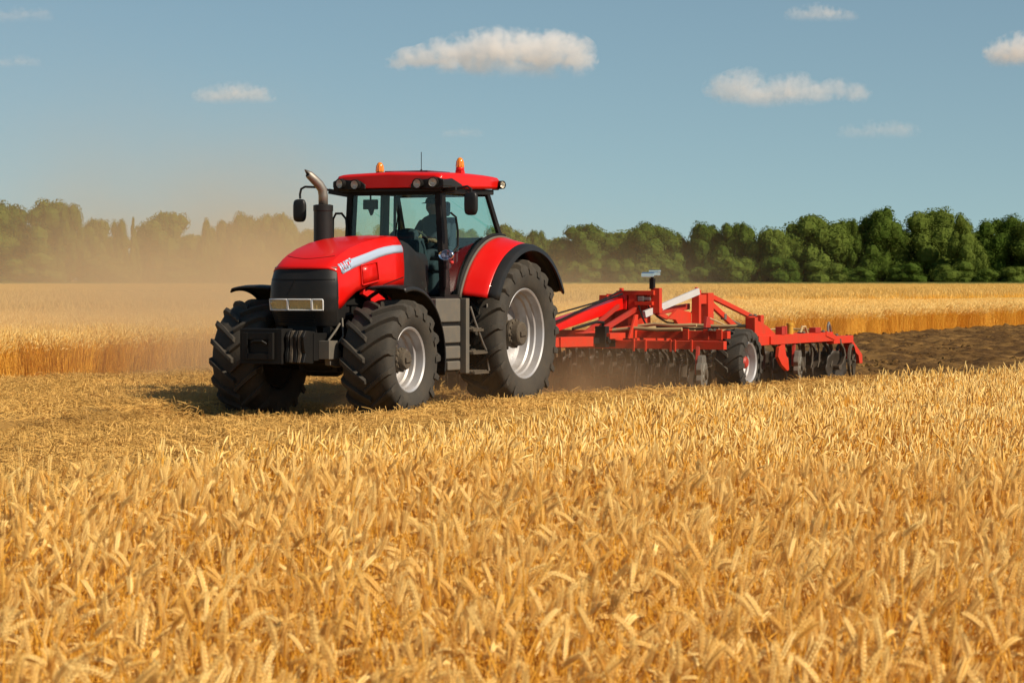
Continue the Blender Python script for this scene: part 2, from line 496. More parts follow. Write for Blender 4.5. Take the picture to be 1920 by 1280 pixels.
# azimuth 0 = the ear leans to +x (the right of the picture)
near_src = []
for i in range(16):
    mb = MB()
    nod = [.18, .4, .7, 1.0, 1.35, 1.75, 2.2, .28][i % 8]
    for k in range(2):
        stalk(mb, rs.uniform(-.03, .03), rs.uniform(-.03, .03), rs.uniform(.66, .82) - .05 * nod, rs.uniform(0, .12), rs.gauss(0, .8), nod * rs.uniform(.8, 1.2), rs.uniform(.072, .108), 2, rs)
    near_src.append(mb)
C_near = source('wheat_stalk_near', near_src, CROP)
mid_src = []
for i in range(12):
    mb = MB()
    for k in range(7):
        stalk(mb, rs.uniform(-.1, .1), rs.uniform(-.1, .1), rs.uniform(.60, .80), rs.uniform(0, .14), rs.gauss(0, 1.0), rs.choice([.1, .2, .3, .5, .8, 1.4]), rs.uniform(.06, .085), 1, rs)
    mid_src.append(mb)
C_mid = source('wheat_tuft_mid', mid_src, CROP)
far_src = []
for i in range(8):
    mb = MB()
    for k in range(22):
        stalk(mb, rs.uniform(-.22, .22), rs.uniform(-.22, .22), rs.uniform(.64, .84), rs.uniform(0, .16), rs.gauss(0, 1.2), rs.choice([.2, .5, 1.0, 1.5]), rs.uniform(.08, .11), 0, rs)
    far_src.append(mb)
C_far = source('wheat_tuft_far', far_src, CROP)
patch_src = []
for i in range(5):
    mb = MB()
    for k in range(150):
        x, y = rs.uniform(-.8, .8), rs.uniform(-.8, .8); h = rs.uniform(.66, .86); az = rs.uniform(0, 6.28); w = rs.uniform(.006, .011); ln = rs.uniform(.10, .16)
        a = Vector((math.cos(az), math.sin(az), 0)); q = Vector((x, y, h)); tilt = Vector((rs.uniform(-.06, .06), rs.uniform(-.06, .06), 0))
        mb.cur = 0
        mb.add([q - a * w, q + a * w, q + tilt + Vector((0, 0, ln)) + a * w * .4, q + tilt + Vector((0, 0, ln)) - a * w * .4], [(0, 1, 2, 3)])
        mb.cur = 1
        mb.add([q - a * w * .6 - Vector((0, 0, .5)), q + a * w * .6 - Vector((0, 0, .5)), q + a * w * .6, q - a * w * .6], [(0, 1, 2, 3)])
    patch_src.append(mb)
C_patch = source('wheat_patch_far', patch_src, [straw_mat('distant_ears', (.58, .36, .085), (.80, .55, .17), .2), M['stem']])

def sample_wedge(d0, d1, dens, half=.21, extra=1.6):
    """random points in the wedge that the photograph looks into, a margin wider"""
    hw = half * d1 + extra
    n = int((d1 - d0) * 2 * hw * dens)
    x = rng.uniform(-hw, hw, n); y = rng.uniform(d0, d1, n)
    k = np.abs(x) < half * y + extra
    return x[k], y[k]
def uv_np(x, y):
    dx, dy = x - ORG.x, y - ORG.y
    return dx * FW.x + dy * FW.y, dx * LF.x + dy * LF.y
def wheat(name, d0, d1, dens, coll, nvar, keep, smin, smax, tilt=.1, azs=.9, label=None, half=.21, hvar=.10):
    x, y = sample_wedge(d0, d1, dens, half)
    u, v = uv_np(x, y)
    k = keep(u, v, x, y); x, y, u, v = x[k], y[k], u[k], v[k]
    n = len(x)
    hm = 1 - hvar + 2 * hvar * fbm(x * .9, y * .5, 21, 3)
    rot = np.stack([rng.normal(0, tilt, n), rng.normal(0.03, tilt, n), rng.normal(0, azs, n) + np.where(rng.random(n) < .3, math.pi, 0)], 1)
    scl = rng.uniform(smin, smax, n) * hm
    pts = np.stack([x, y, np.zeros(n)], 1)
    print(name, n)
    return pts, rot, scl, rng.integers(0, nvar, n)

def near_keep(u, v, x, y):
    e = EDGE_NEAR + .9 * (fbm(u * .8, v * 0 + 1.7, 31, 3) - .5)
    return v > e
def close_keep(u, v, x, y):
    return near_keep(u, v, x, y) & (rng.random(len(u)) < np.clip(.42 + (y - 5) / 9 * .6, 0, 1) * (.65 + .7 * fbm(x * 1.1, y * .8, 17, 2)))
scatter('wheat', *wheat('wheat', 4.6, 15.5, 200, C_near, 16, close_keep, .72, 1.13, tilt=.12), C_near, 'ripe golden wheat standing in the foreground')
def thin(u, v, x, y): return near_keep(u, v, x, y)
scatter('wheat_beyond', *wheat('wheat_beyond', 15.5, 34, 92, C_mid, 12, thin, .84, 1.12, tilt=.08), C_mid, 'ripe wheat nearer the camera than the worked strip')
def far_keep(lo, hi):
    def f(u, v, x, y):
        e = EDGE_FAR + 1.1 * (fbm(u * .7, v * 0 + 4.1, 37, 4) - .5) + rng.normal(0, .10, len(u))
        return (v < e - lo) & (v > e - hi)
    return f
a = wheat('a', 40, 125, 30, C_far, 8, far_keep(0, 4.0), .98, 1.10, half=.22)
b = wheat('b', 42, 130, 9, C_far, 8, far_keep(4.0, 24), .98, 1.10, half=.22)
scatter('wheat_far', *[np.concatenate([p, q]) for p, q in zip(a, b)], C_far, 'standing wheat beyond the worked strip')
a = wheat('c', 60, 200, 1.1, C_patch, 5, far_keep(20, 900), .95, 1.15, half=.215, hvar=.16)
b = wheat('d', 200, FIELD_END, .30, C_patch, 5, far_keep(20, 900), .92, 1.04, half=.215, hvar=.08)
b = (b[0], b[1], b[2], b[3])
scatter('wheat_distant', *[np.concatenate([p, q]) for p, q in zip(a, b)], C_patch, 'distant wheat reaching the field margin')

# straw lying and cut stubble on the worked strip
lit_src = []
for i in range(8):
    mb = MB(); mb.cur = 0
    for k in range(95):
        x, y = rs.uniform(-.32, .32), rs.uniform(-.32, .32); az = rs.uniform(0, 6.28); L = rs.uniform(.04, .18)
        z = rs.uniform(.004, .05); tl = rs.gauss(0, .22)
        d = Vector((math.cos(az) * math.cos(tl), math.sin(az) * math.cos(tl), math.sin(tl)))
        c0 = Vector((x, y, z)); c1 = c0 + d * L * .5 + Vector((rs.uniform(-.01, .01), rs.uniform(-.01, .01), .012)); c2 = c0 + d * L
        if c2.z < .0: c2.z = .002
        mb.tube([c0, c1, c2], [.0028, .0034, .0022], 3, cap=False)
    for k in range(16):
        x, y = rs.uniform(-.32, .32), rs.uniform(-.32, .32); L = rs.uniform(.04, .12)
        mb.tube([(x, y, 0), (x + rs.gauss(0, .03), y + rs.gauss(0, .03), L)], .0032, 3, cap=False)
    lit_src.append(mb)
C_lit = source('straw_clump', lit_src, [M['litter']])
def strip_keep(u, v, x, y):
    lump = .6 * fbm(u * .35 + 5, v * 1.3, 51, 3) + .4 * fbm(x * 1.6, y * 1.2, 53, 2)
    return (v > EDGE_FAR - .6) & (v < EDGE_NEAR + 1.2) & (u > -9.6) & (lump > .33)
pts, rot, scl, vid = wheat('litter', 11, 62, 10.5, C_lit, 8, strip_keep, .8, 1.35, tilt=.04, azs=3)
u_, v_ = uv_np(pts[:, 0], pts[:, 1]); pts[:, 2] = strip_z(u_, v_) - .012
scatter('straw_stubble', pts, rot, scl, vid, C_lit, 'flattened straw and stubble on the cut strip')
def soil_keep(u, v, x, y):
    return (v > -9.0) & (v < 9.0) & (u < -8.8) & (u > -60) & (fbm(x * .5, y * .5, 77, 3) > .48)
pts, rot, scl, vid = wheat('soilstraw', 40, 105, 3.6, C_lit, 8, soil_keep, .4, .8, tilt=.15, azs=3, half=.24)
pts[:, 2] = .03
scatter('straw_scraps', pts, rot, scl, vid, C_lit, 'scraps of straw left on the turned soil')
cl_src = []
for i in range(6):
    bm = bmesh.new(); bmesh.ops.create_icosphere(bm, subdivisions=2, radius=.09)
    for q in bm.verts:
        k = 1 + .55 * (fbm(np.array([q.co.x * 14 + i * 9]), np.array([q.co.y * 14 + q.co.z * 9]), i)[0] - .5) * 2
        q.co *= k; q.co.z *= .7
    mb = MB(); mb.add([q.co for q in bm.verts], [[w.index for w in f.verts] for f in bm.faces]); bm.free()
    cl_src.append(mb)
C_clod = source('soil_clod', cl_src, [M['soil']])
def clod_keep(u, v, x, y): return (v > -9.2) & (v < 9.0) & (u < -8.2) & (u > -60) & (fbm(x * .6, y * .6, 63, 3) > .40)
pts, rot, scl, vid = wheat('clods', 40, 105, 16, C_clod, 6, clod_keep, .22, 1.0, tilt=1.0, azs=3, half=.24)
pts[:, 2] = .08
scatter('soil_clods', pts, rot, scl, vid, C_clod, 'clods of dark turned soil behind the implement')

# ================================================================== TRACTOR
tractor = empty('tractor', ORG, RZ)
tag(tractor, 'big red farm tractor with black nose driving towards the camera across the cut strip', 'tractor')
T = tractor
WB = 3.64

def tyre(R_, w, rim, nlug, lug):
    mb = MB()
    Rc = R_ - lug
    h = w / 2
    half = [(rim, .74 * h), (rim + .02, .82 * h), (rim + .07, .93 * h), ((rim + Rc) / 2, 1.0 * h), (Rc - .13, 1.0 * h), (Rc - .055, .95 * h),
            (Rc - .02, .84 * h), (Rc - .004, .5 * h), (Rc, 0)]
    prof = half + [(r, -y) for r, y in half[-2::-1]]
    mb.lathe(prof, n=80)
    # chevron lugs: inner ends lead, both sides offset by half a pitch
    for sgn in (-1, 1):
        for i in range(nlug):
            t0 = 2 * math.pi * (i + (.5 if sgn > 0 else 0)) / nlug
            secs = []
            for s, yy, rb, rt in ((0, -.06, Rc - .01, R_), (.2, .2, Rc - .01, R_), (.45, .45, Rc - .02, R_ - .002), (.7, .70, Rc - .03, R_ - .008), (.9, .90, Rc - .06, R_ - .022),
                                  (1.0, 1.02, Rc - .09, R_ - .06), (1.06, 1.045, Rc - .16, Rc - .11)):
                y = sgn * yy * h
                th = t0 - .30 / R_ * (s ** .85) * (w / .74)
                tw = (.030 + .014 * s) / R_
                ring = []
                for r, q in ((rb, -tw * 1.35), (rt, -tw * .85), (rt, tw * .85), (rb, tw * 1.35)):
                    ring.append((r * math.sin(th + q), y, r * math.cos(th + q)))
                secs.append(ring)
            n = len(secs); vs = [p for q in secs for p in q]; fs = []
            for a in range(n - 1):
                for k in range(4):
                    fs.append((a * 4 + k, a * 4 + (k + 1) % 4, a * 4 + 4 + (k + 1) % 4, a * 4 + 4 + k))
            fs += [(0, 1, 2, 3), (n * 4 - 1, n * 4 - 2, n * 4 - 3, n * 4 - 4)]
            mb.add(vs, fs)
    return mb
def rim_mb(rim, h, depth):
    mb = MB(); y0 = h * .74
    pr = [(rim - .01, -y0), (rim + .012, y0 - .03), (rim + .022, y0 + .012), (rim + .004, y0 + .026), (rim - .022, y0 + .010), (rim - .034, y0 - .05), (rim - .040, y0 - .09),
          (rim - .066, y0 - .105), (rim - .070, y0 - .17), (rim - .098, y0 - .19), (rim - .102, y0 - depth + .05), (rim - .135, y0 - depth), (rim * .5, y0 - depth - .02), (.10, y0 - depth - .015)]
    mb.lathe(pr, n=72)
    return mb, y0
def hub_mb(y0, depth, r, out):
    mb = MB()
    a = y0 - depth
    mb.lathe([(r * 1.35, a - .02), (r * 1.35, a + .03), (r * 1.05, a + .05), (r * 1.0, a + depth * .45), (r * 1.12, a + depth * .5), (r * 1.12, a + depth * .62),
              (r * .95, a + depth * .66), (r * .9, out - .02), (r * .8, out), (0, out)], n=28)
    for k in range(12):
        t = 2 * math.pi * k / 12
        mb.lathe([(.022, a + depth * .6), (.022, a + depth * .70), (0, a + depth * .70)], c=(r * 1.0 * math.sin(t), 0, r * 1.0 * math.cos(t)), n=6)
    for k in range(8):
        t = 2 * math.pi * (k + .5) / 8
        mb.lathe([(.026, a), (.026, a + .06), (0, a + .065)], c=(r * 1.25 * math.sin(t), 0, r * 1.25 * math.cos(t)), n=6)
    mb.box(-r * .5, r * .5, out - .02, out + .025, -.035, .035)
    return mb
def wheel(name, R_, w, rim, nlug, lug, depth, hubr):
    e = empty(name, parent=T)
    tyre(R_, w, rim, nlug, lug).build('tyre', M['tyre'], e, bevel=.006, angle=40)
    rm, y0 = rim_mb(rim, w / 2, depth); rm.build('rim', M['rim'], e, angle=30)
    mb = MB(); mb.lathe([(0, -y0 + .12), (rim * .7, -y0 + .10), (rim - .02, -y0 + .02), (rim - .02, -y0), (rim * .6, -y0 + .06), (0, -y0 + .06)], n=40); mb.build('wheel_drum', M['frame_black'], e)
    hub_mb(y0, depth, hubr, y0 - .01).build('hub', M['mud'], e, bevel=.006)
    return e
wf = wheel('front_wheel', .80, .72, .425, 17, .058, .26, .145)
wf.location = (WB, 1.365 - .36, .80); wf.rotation_euler = (0, R(5), 0)
wf2 = copy_tree(wf, T); wf2.location = (WB, -(1.365 - .36), .80); wf2.rotation_euler = (0, R(-7), R(180))
wr = wheel('rear_wheel', 1.08, .68, .645, 21, .065, .36, .19)
wr.location = (0, 1.30 - .34, 1.08); wr.rotation_euler = (0, R(3), 0)
wr2 = copy_tree(wr, T); wr2.location = (0, -(1.30 - .34), 1.08); wr2.rotation_euler = (0, R(9), R(180))
# the tread must still point forwards on the wheels turned round
for src, dst in ((wf, wf2), (wr, wr2)):
    for c in dst.children:
        if c.name.startswith('tyre'): c.rotation_euler = (0, 0, R(180))

# chassis, engine, axles
mb = MB()
mb.box(.2, 1.7, -.34, .34, .72, 1.5)
mb.box(1.7, 2.9, -.26, .26, .78, 1.45)
mb.box(2.7, 4.25, -.22, .22, .92, 1.30)
mb.box(-.45, .45, -.40, .40, .75, 1.45)
mb.box(-.75, -.4, -.25, .25, .55, 1.2)
for k in range(6):
    x = 2.62 + .22 * k
    mb.box(x, x + .16, -.30, .30, 1.30, 1.58)
mb.box(2.5, 3.95, -.33, .33, 1.52, 1.70)
for s in (-1, 1):
    mb.tube([(2.5, s * .36, 1.15), (3.1, s * .38, 1.20), (3.6, s * .36, 1.40), (3.9, s * .34, 1.36)], .03, 8)
    mb.tube([(2.6, s * .33, 1.4), (3.2, s * .37, 1.46), (3.75, s * .40, 1.24), (3.85, s * .52, 1.0)], .018, 8)
    mb.box(2.15, 2.7, s * .30 - .10, s * .30 + .10, .95, 1.40)
    mb.box(3.95, 4.22, s * .36 - .06, s * .36 + .06, .92, 1.24)
mb.build('chassis', M['frame_black'], T, bevel=.012)
mb = MB()
mb.lathe([(.13, -.66), (.16, -.3), (.24, -.2), (.24, .2), (.16, .3), (.13, .66)], c=(WB, 0, .80), n=16)
mb.box(WB - .18, WB + .18, -.30, .30, .62, 1.0)
mb.tube([(WB - .25, -.75, .86), (WB - .25, .75, .86)], .035, 8)
mb.tube([(WB + .28, -.55, .80), (WB + .28, .55, .80)], .045, 8)
mb.build('front_axle', M['frame_black'], T, bevel=.01)
mb = MB(); mb.lathe([(.16, -1.0), (.2, -.6), (.3, -.4), (.3, .4), (.2, .6), (.16, 1.0)], c=(0, 0, 1.08), n=20)
mb.build('rear_axle', M['frame_black'], T)
# red brackets beside the engine, seen above the near front wheel
mb = MB()
mb.prism([(3.40, 1.74), (3.05, 1.70), (2.80, 1.60), (3.02, 1.44), (3.16, 1.46), (3.22, 1.60), (3.42, 1.66)], .40, .47)
mb.prism([(2.72, 1.75), (2.42, 1.73), (2.50, 1.60), (2.62, 1.56)], .42, .48)
mb.build('engine_bracket', M['red'], T, bevel=.01)

# hood
def lerp(x, xs, ys): return float(np.interp(x, xs, ys))
HU = [2.40, 2.65, 3.0, 3.35, 3.7, 3.95, 4.10, 4.21, 4.28, 4.31]
HZ_ = [2.475, 2.465, 2.435, 2.385, 2.30, 2.215, 2.15, 2.09, 2.045, 2.015]
def hood_hw(u): return lerp(u, [2.4, 3.35, 4.0, 4.3], [.525, .51, .50, .49])
def hood_bot(u): return lerp(u, [2.40, 2.75, 3.0, 3.35, 3.61, 3.86, 4.0, 4.07], [1.78, 1.775, 1.76, 1.78, 1.735, 1.63, 1.54, 1.48])
rows = []
for u, z in zip(HU, HZ_):
    k = min(1, max(0, (u - 3.75) / .54)) ** 1.5
    hw = hood_hw(u); row = []
    half = []
    for a, d in ((0, 0), (.3, .003), (.55, .008), (.72, .015), (.81, .024), (.87, .068), (.93, .116), (.985, .165)):
        vv_ = hw * a
        ub = u - k * .14 * a ** 4
        half.append((ub, vv_, z - d * (1 - .75 * k)))
    zt_side = half[-1][2] - .03
    ub = u - k * .15
    zb = hood_bot(min(ub, 4.07)) if u < 4.31 else 1.48
    for q in (0, .2, .4, .6, .8, 1.0):
        zz = zt_side + (zb - zt_side) * q
        half.append((ub, hw * (1.0 + .035 * math.sin(math.pi * q * .8)), zz))
    rows.append([(p[0], -p[1], p[2]) for p in half[::-1]] + half[1:])
mb = MB(); mb.grid(rows)
hood_bvh = BVHTree.FromPolygons([Vector(p) for p in mb.v], mb.f)
hood = mb.build('hood', M['red'], T, angle=24)
sm = hood.modifiers.new('skin', 'SOLIDIFY'); sm.thickness = .022; sm.offset = -1
def on_hood(u, w, off=.004):
    h_ = hood_bvh.ray_cast(Vector((u, 2.0, w)), Vector((0, -1, 0)))
    if h_[0] is None: return Vector((u, .52 + off, w))
    nn = h_[1] if h_[1].y > 0 else -h_[1]
    return h_[0] + nn * off
def decal(polys, name, m, off, sub_=3, parent=hood):
    """thin plates lying on the hood's side; polys: strips of (u, w) pairs lower / upper edge"""
    mb = MB()
    for lo, hi in polys:
        rows = []
        for j in range(sub_ + 1):
            t = j / sub_
            rows.append([on_hood(a[0] + (b[0] - a[0]) * t, a[1] + (b[1] - a[1]) * t, off) for a, b in zip(lo, hi)])
        mb.grid(rows)
    o = mb.build(name, m, parent, angle=60)
    s_ = o.modifiers.new('plate', 'SOLIDIFY'); s_.thickness = .003; s_.offset = 0
    return o
lo = [(4.04, 1.935), (3.95, 1.965), (3.86, 1.99), (3.77, 2.015), (3.55, 2.065), (3.35, 2.105), (3.1, 2.16), (2.9, 2.195), (2.65, 2.225), (2.42, 2.235)]
hi = [(4.08, 1.965), (3.99, 1.995), (3.90, 2.02), (3.79, 2.135), (3.57, 2.18), (3.35, 2.225), (3.1, 2.275), (2.9, 2.305), (2.65, 2.33), (2.42, 2.335)]
decal([(lo, hi)], 'side_stripe', M['stripe'], .005)
# cut-out lettering at the front of the stripe
def lt(x, y):
    """letter grid: x 0..1 along the lettering, y 0..1 from its foot to its top -> (u, w)"""
    return (4.075 - .285 * x + .035 * (y - .2), 1.945 + .085 * x + .115 * y)
def ql(a, b, c, d): return ([lt(*a), lt(*b)], [lt(*d), lt(*c)])
letters = [ql((.00, .05), (.13, .05), (.13, 1), (.0, 1)),
           ql((.17, .1), (.27, .1), (.27, 1), (.17, 1)), ql((.27, .7), (.42, .15), (.42, .42), (.27, 1)), ql((.40, .1), (.51, .1), (.51, 1), (.40, 1)),
           ql((.56, .1), (.66, .1), (.66, 1), (.56, 1)), ql((.66, .78), (.84, .78), (.84, 1), (.66, 1)), ql((.76, .1), (.86, .1), (.90, .8), (.80, .8)),
           ql((.90, .86), (1.04, .70), (1.06, 1.02), (.90, 1.0))]
decal(letters, 'hood_lettering', M['stripe'], .0062, 2)
# raised scoop and seams on the hood's side
decal([([(3.54, 1.805), (3.34, 1.835), (3.14, 1.865)], [(3.56, 2.035), (3.36, 2.065), (3.20, 2.09)])], 'vent_panel', M['red'], .012)
fr = MB()
for a, b in (((3.56, 1.79), (3.12, 1.85)), ((3.12, 1.85), (3.17, 2.105)), ((3.59, 2.05), (3.17, 2.105)), ((3.58, 1.79), (3.60, 2.05))):
    pa, pb = on_hood(*a, .012), on_hood(*b, .012); fr.beam(pa, pb, .022, .03, up=(0, 1, 0))
fr.build('vent_frame', M['red'], hood, bevel=.006)
fr = MB(); fr.beam(on_hood(2.98, 1.79, .001), on_hood(2.43, 1.895, .001), .010, .016, up=(0, 1, 0)); fr.build('hood_seam', M['frame_black'], hood)

fr = MB()
pts_ = []
for v_ in np.linspace(-.36, .36, 13):
    h_ = hood_bvh.ray_cast(Vector((4.12 - .9 * v_ * v_, v_, 4.0)), Vector((0, 0, -1)))
    pts_.append(h_[0] + Vector((0, 0, .0005)))
fr.tube(pts_, .005, 6); fr.build('hood_seam', M['frame_black'], hood)

# black nose with grille and headlights
NW = [2.035, 1.90, 1.76, 1.62, 1.50, 1.40, 1.25]
def nose_hw(w): return lerp(w, [1.25, 1.40, 1.5, 1.62, 1.8, 2.04], [.475, .495, .505, .51, .505, .475])
def nose_uf(w): return lerp(w, [1.25, 1.45, 1.62, 1.85, 2.04], [4.26, 4.33, 4.345, 4.33, 4.275])
def nose_pt(t, w, off=0.):
    """t -1..1 across the nose"""
    hw = nose_hw(w); return Vector((nose_uf(w) - .13 * abs(t) ** 5 + off, hw * t, w))
rows = []
ts = np.linspace(-1, 1, 29)
for w in np.linspace(2.03, 1.25, 24):
    row = [Vector((3.93, -nose_hw(w) * .97, w))] + [nose_pt(t, w) for t in ts] + [Vector((3.93, nose_hw(w) * .97, w))]
    rows.append(row)
mb = MB(); mb.grid(rows)
mb.f.append(list(range(31))); mb.m.append(0)
mb.f.append(list(range(len(mb.v) - 31, len(mb.v)))[::-1]); mb.m.append(0)
nose = mb.build('nose_cowl', M['black'], T, angle=40)
mb = MB()                                         # seam lines and grille bars standing 5 mm proud
for w0 in (1.865, ):
    mb.tube([nose_pt(t, w0, .002) for t in np.linspace(-.98, .98, 30)], .006, 6)
mb.tube([nose_pt(-.12 - .05 * k, 1.86 - .05 * k, .002) for k in range(5)], .005, 6)
mb.build('cowl_seam', M['frame_black'], nose)
mb = MB()
for k in range(5):
    w0 = 1.30 + .03 * k
    mb.tube([nose_pt(t, w0, .004) for t in np.linspace(-.8, .45, 18)], .008, 6)
mb.build('lower_grille', M['frame_black'], nose)
def light_band(t0, t1, w0, w1, off):
    return [[nose_pt(t, w, off) for t in np.linspace(t0, t1, 10)] for w in np.linspace(w0, w1, 4)]
for (t0, t1) in ((-1.0, -.33), (-.30, .40), (.43, .72)):
    mb = MB()
    a, b = nose_pt, None
    loop = [nose_pt(t, 1.46, .012) for t in np.linspace(t0, t1, 8)] + [nose_pt(t1, w, .012) for w in (1.50, 1.55, 1.585)] + \
           [nose_pt(t, 1.60, .012) for t in np.linspace(t1 - .02, t0, 8)] + [nose_pt(t0, w, .012) for w in (1.58, 1.53, 1.46)]
    mb.tube(loop, .011, 6)
    hl = mb.build('headlight', M['lamp_bezel'], T)
    mb = MB(); mb.grid(light_band(t0 + .01, t1 - .01, 1.465, 1.59, -.006)); mb.grid(light_band(t0 + .01, t1 - .01, 1.465, 1.59, .003)[::-1])
    n_ = 6 if t1 - t0 > .4 else 3
    for k in range(n_ + 1):                        # thin upright ribs in the reflector
        t = t0 + .02 + (t1 - t0 - .04) * k / n_
        mb.tube([nose_pt(t, 1.47, .004), nose_pt(t, 1.585, .004)], .0035, 6)
    mb.build('reflector', M['lens'], hl)
    mb = MB(); mb.grid(light_band(t0 + .005, t1 - .005, 1.462, 1.597, .018)); o = mb.build('lens', M['clear'], hl)
    s_ = o.modifiers.new('plate', 'SOLIDIFY'); s_.thickness = .004

# front weights and linkage
mb = MB()
mb.box(4.28, 4.62, -.42, .40, .80, 1.16)
mb.box(4.62, 4.90, -.56, .08, .76, 1.22)
mb.box(4.90, 4.945, -.50, -.42, .82, 1.17); mb.box(4.90, 4.945, -.10, -.03, .82, 1.17)
mb.box(4.90, 4.94, -.42, -.10, 1.08, 1.17); mb.box(4.90, 4.94, -.42, -.10, .82, .90)
mb.tube([(4.93, -.36, 1.04), (4.97, -.30, 1.06), (4.97, -.18, 1.06), (4.93, -.13, 1.02)], .018, 8)
mb.build('front_ballast', M['frame_black'], T, bevel=.015)
for k in range(5):
    mb = MB(); y = .105 + .058 * k
    mb.prism([(4.55, .82), (4.55, 1.18), (4.80, 1.20), (4.86 - .02 * (k % 2), 1.12), (4.84, .98), (4.87 - .015 * k, .90), (4.86, .78), (4.62, .76)], y, y + .048)
    mb.build('front_weight', M['mud'] if k % 2 else M['frame_black'], T, bevel=.01)
mb = MB()
mb.box(4.25, 4.50, .40, .56, .82, 1.06)
mb.prism([(4.30, 1.06), (4.45, 1.04), (4.40, .74), (4.12, .70), (4.1, .9)], .44, .52)
mb.tube([(4.15, .52, 1.28), (4.32, .56, 1.2), (4.42, .50, 1.06)], .016, 8)
mb.tube([(4.05, .50, 1.35), (4.2, .6, 1.12), (4.3, .5, .92)], .014, 8)
mb.build('front_linkage', M['grey_steel'], T, bevel=.01)

# fenders
def arc(r, a0, a1, n, c):  # angle from straight up, forwards positive
    return [(c[0] + r * math.sin(R(a0 + (a1 - a0) * k / n)), c[1] + r * math.cos(R(a0 + (a1 - a0) * k / n))) for k in range(n + 1)]
def fender(name, c, secs, a0, a1, m, n=26):
    """secs: (radius, y) across the fender"""
    mb = MB(); rows = []
    for r, y in secs: rows.append([(u, y, w) for u, w in arc(r, a0, a1, n, c)])
    mb.grid(rows)
    o = mb.build(name, m, T, angle=45)
    s_ = o.modifiers.new('skin', 'SOLIDIFY'); s_.thickness = .018; s_.offset = -1
    return o
for s in (1, -1):
    f = fender('rear_fender', (0, 1.08), [(1.40, s * .84), (1.385, s * .90), (1.355, s * 1.02), (1.325, s * 1.14), (1.30, s * 1.20), (1.27, s * 1.235)], 66, -12, M['red'])
    mb = MB(); rows = []
    for r, y in ((1.28, s * 1.215), (1.305, s * 1.24), (1.295, s * 1.30), (1.27, s * 1.35), (1.20, s * 1.365), (1.20, s * 1.35), (1.25, s * 1.30)):
        rows.append([(u, y, w) for u, w in arc(r, 66, -62, 30, (0, 1.08))])
    mb.grid(rows); o = mb.build('fender_lip', M['black'], f, angle=45)
    s_ = o.modifiers.new('skin', 'SOLIDIFY'); s_.thickness = .012
    mb = MB(); rows = []
    for r, y in ((1.41, s * .72), (1.415, s * .80), (1.42, s * .845), (1.39, s * .86)):
        rows.append([(u, y, w) for u, w in arc(r, 68, -40, 26, (0, 1.08))])
    mb.grid(rows); o = mb.build('fender_seal', M['grey_steel'] if s > 0 else M['black'], f, angle=45)
    s_ = o.modifiers.new('skin', 'SOLIDIFY'); s_.thickness = .012
    # rear half of the fender, black plastic, behind the cab
    fb = fender('fender_rear_half', (0, 1.08), [(1.36, s * .70), (1.33, s * .95), (1.28, s * 1.22)], -12.5, -62, M['black'])
    fb.parent = f
    mb = MB(); mb.prism([(u, w) for u, w in arc(1.36, 66, -50, 20, (0, 1.08))] + [(-.5, 1.3), (.8, 1.3)], s * .66, s * .70)
    mb.build('fender_wall', M['frame_black'], f)
for s, a1, tilt in ((1, -104, 0), (-1, -104, 0)):
    mb = MB(); rows = []
    for r, y in ((.955, s * .74), (.985, s * .80), (.995, s * 1.0), (.99, s * 1.20), (.97, s * 1.33), (.92, s * 1.36)):
        rows.append([(u, y, w) for u, w in arc(r, 14, a1, 28, (WB, .80))])
    mb.grid(rows); o = mb.build('front_fender', M['black'], T, angle=45)
    s_ = o.modifiers.new('skin', 'SOLIDIFY'); s_.thickness = .022
    mb = MB(); mb.tube([(WB - .1, s * .55, 1.2), (WB - .1, s * .62, 1.62), (WB - .1, s * .85, 1.76)], .03, 8)
    mb.build('fender_bracket', M['frame_black'], o)

# fuel tank, ladder and step beside the cab
mb = MB()
for w0, w1, x0, x1 in ((1.27, 1.60, 1.62, 2.35), (.98, 1.22, 1.62, 2.15), (.76, .94, 1.62, 2.08), (.60, .73, 1.62, 2.0)):
    mb.box(x0, x1, .55, 1.02, w0, w1)
mb.build('fuel_tank', M['grey_steel'], T, bevel=.02)
mb = MB(); mb.box(1.58, 2.30, .45, .985, .58, 1.62); mb.box(.75, 1.60, .40, .80, .70, 1.62); mb.box(.2, 2.3, -1.0, -.45, .62, 1.55)
mb.build('battery_box', M['frame_black'], T, bevel=.015)
lad = MB(); lad.box(1.43, 1.53, .96, 1.06, .55, 1.60); lad.box(1.38, 1.425, .98, 1.03, .58, 1.58)
lad = lad.build('ladder', M['grey_steel'], T, bevel=.008)
for (x0, x1, w) in ((.98, 1.42, .83), (.93, 1.38, .55), (1.1, 1.42, 1.15)):
    mb = MB(); mb.box(x0, x1, .86, 1.12, w - .018, w + .018)
    for k in range(5): mb.box(x0 + .02, x1 - .02, .88 + .05 * k, .895 + .05 * k, w + .018, w + .034)
    mb.build('step', M['mud'], lad, bevel=.005)
mb = MB()
mb.tube([(1.38, 1.05, 1.48), (1.30, 1.07, 1.30), (1.08, 1.10, .95), (.96, 1.10, .84), (.90, 1.10, .57)], .016, 8)
mb.tube([(.93, 1.08, 1.52), (.90, 1.10, 1.2), (.92, 1.11, .95), (.98, 1.11, .82)], .014, 8)
mb.build('grab_rail', M['steel'], lad)

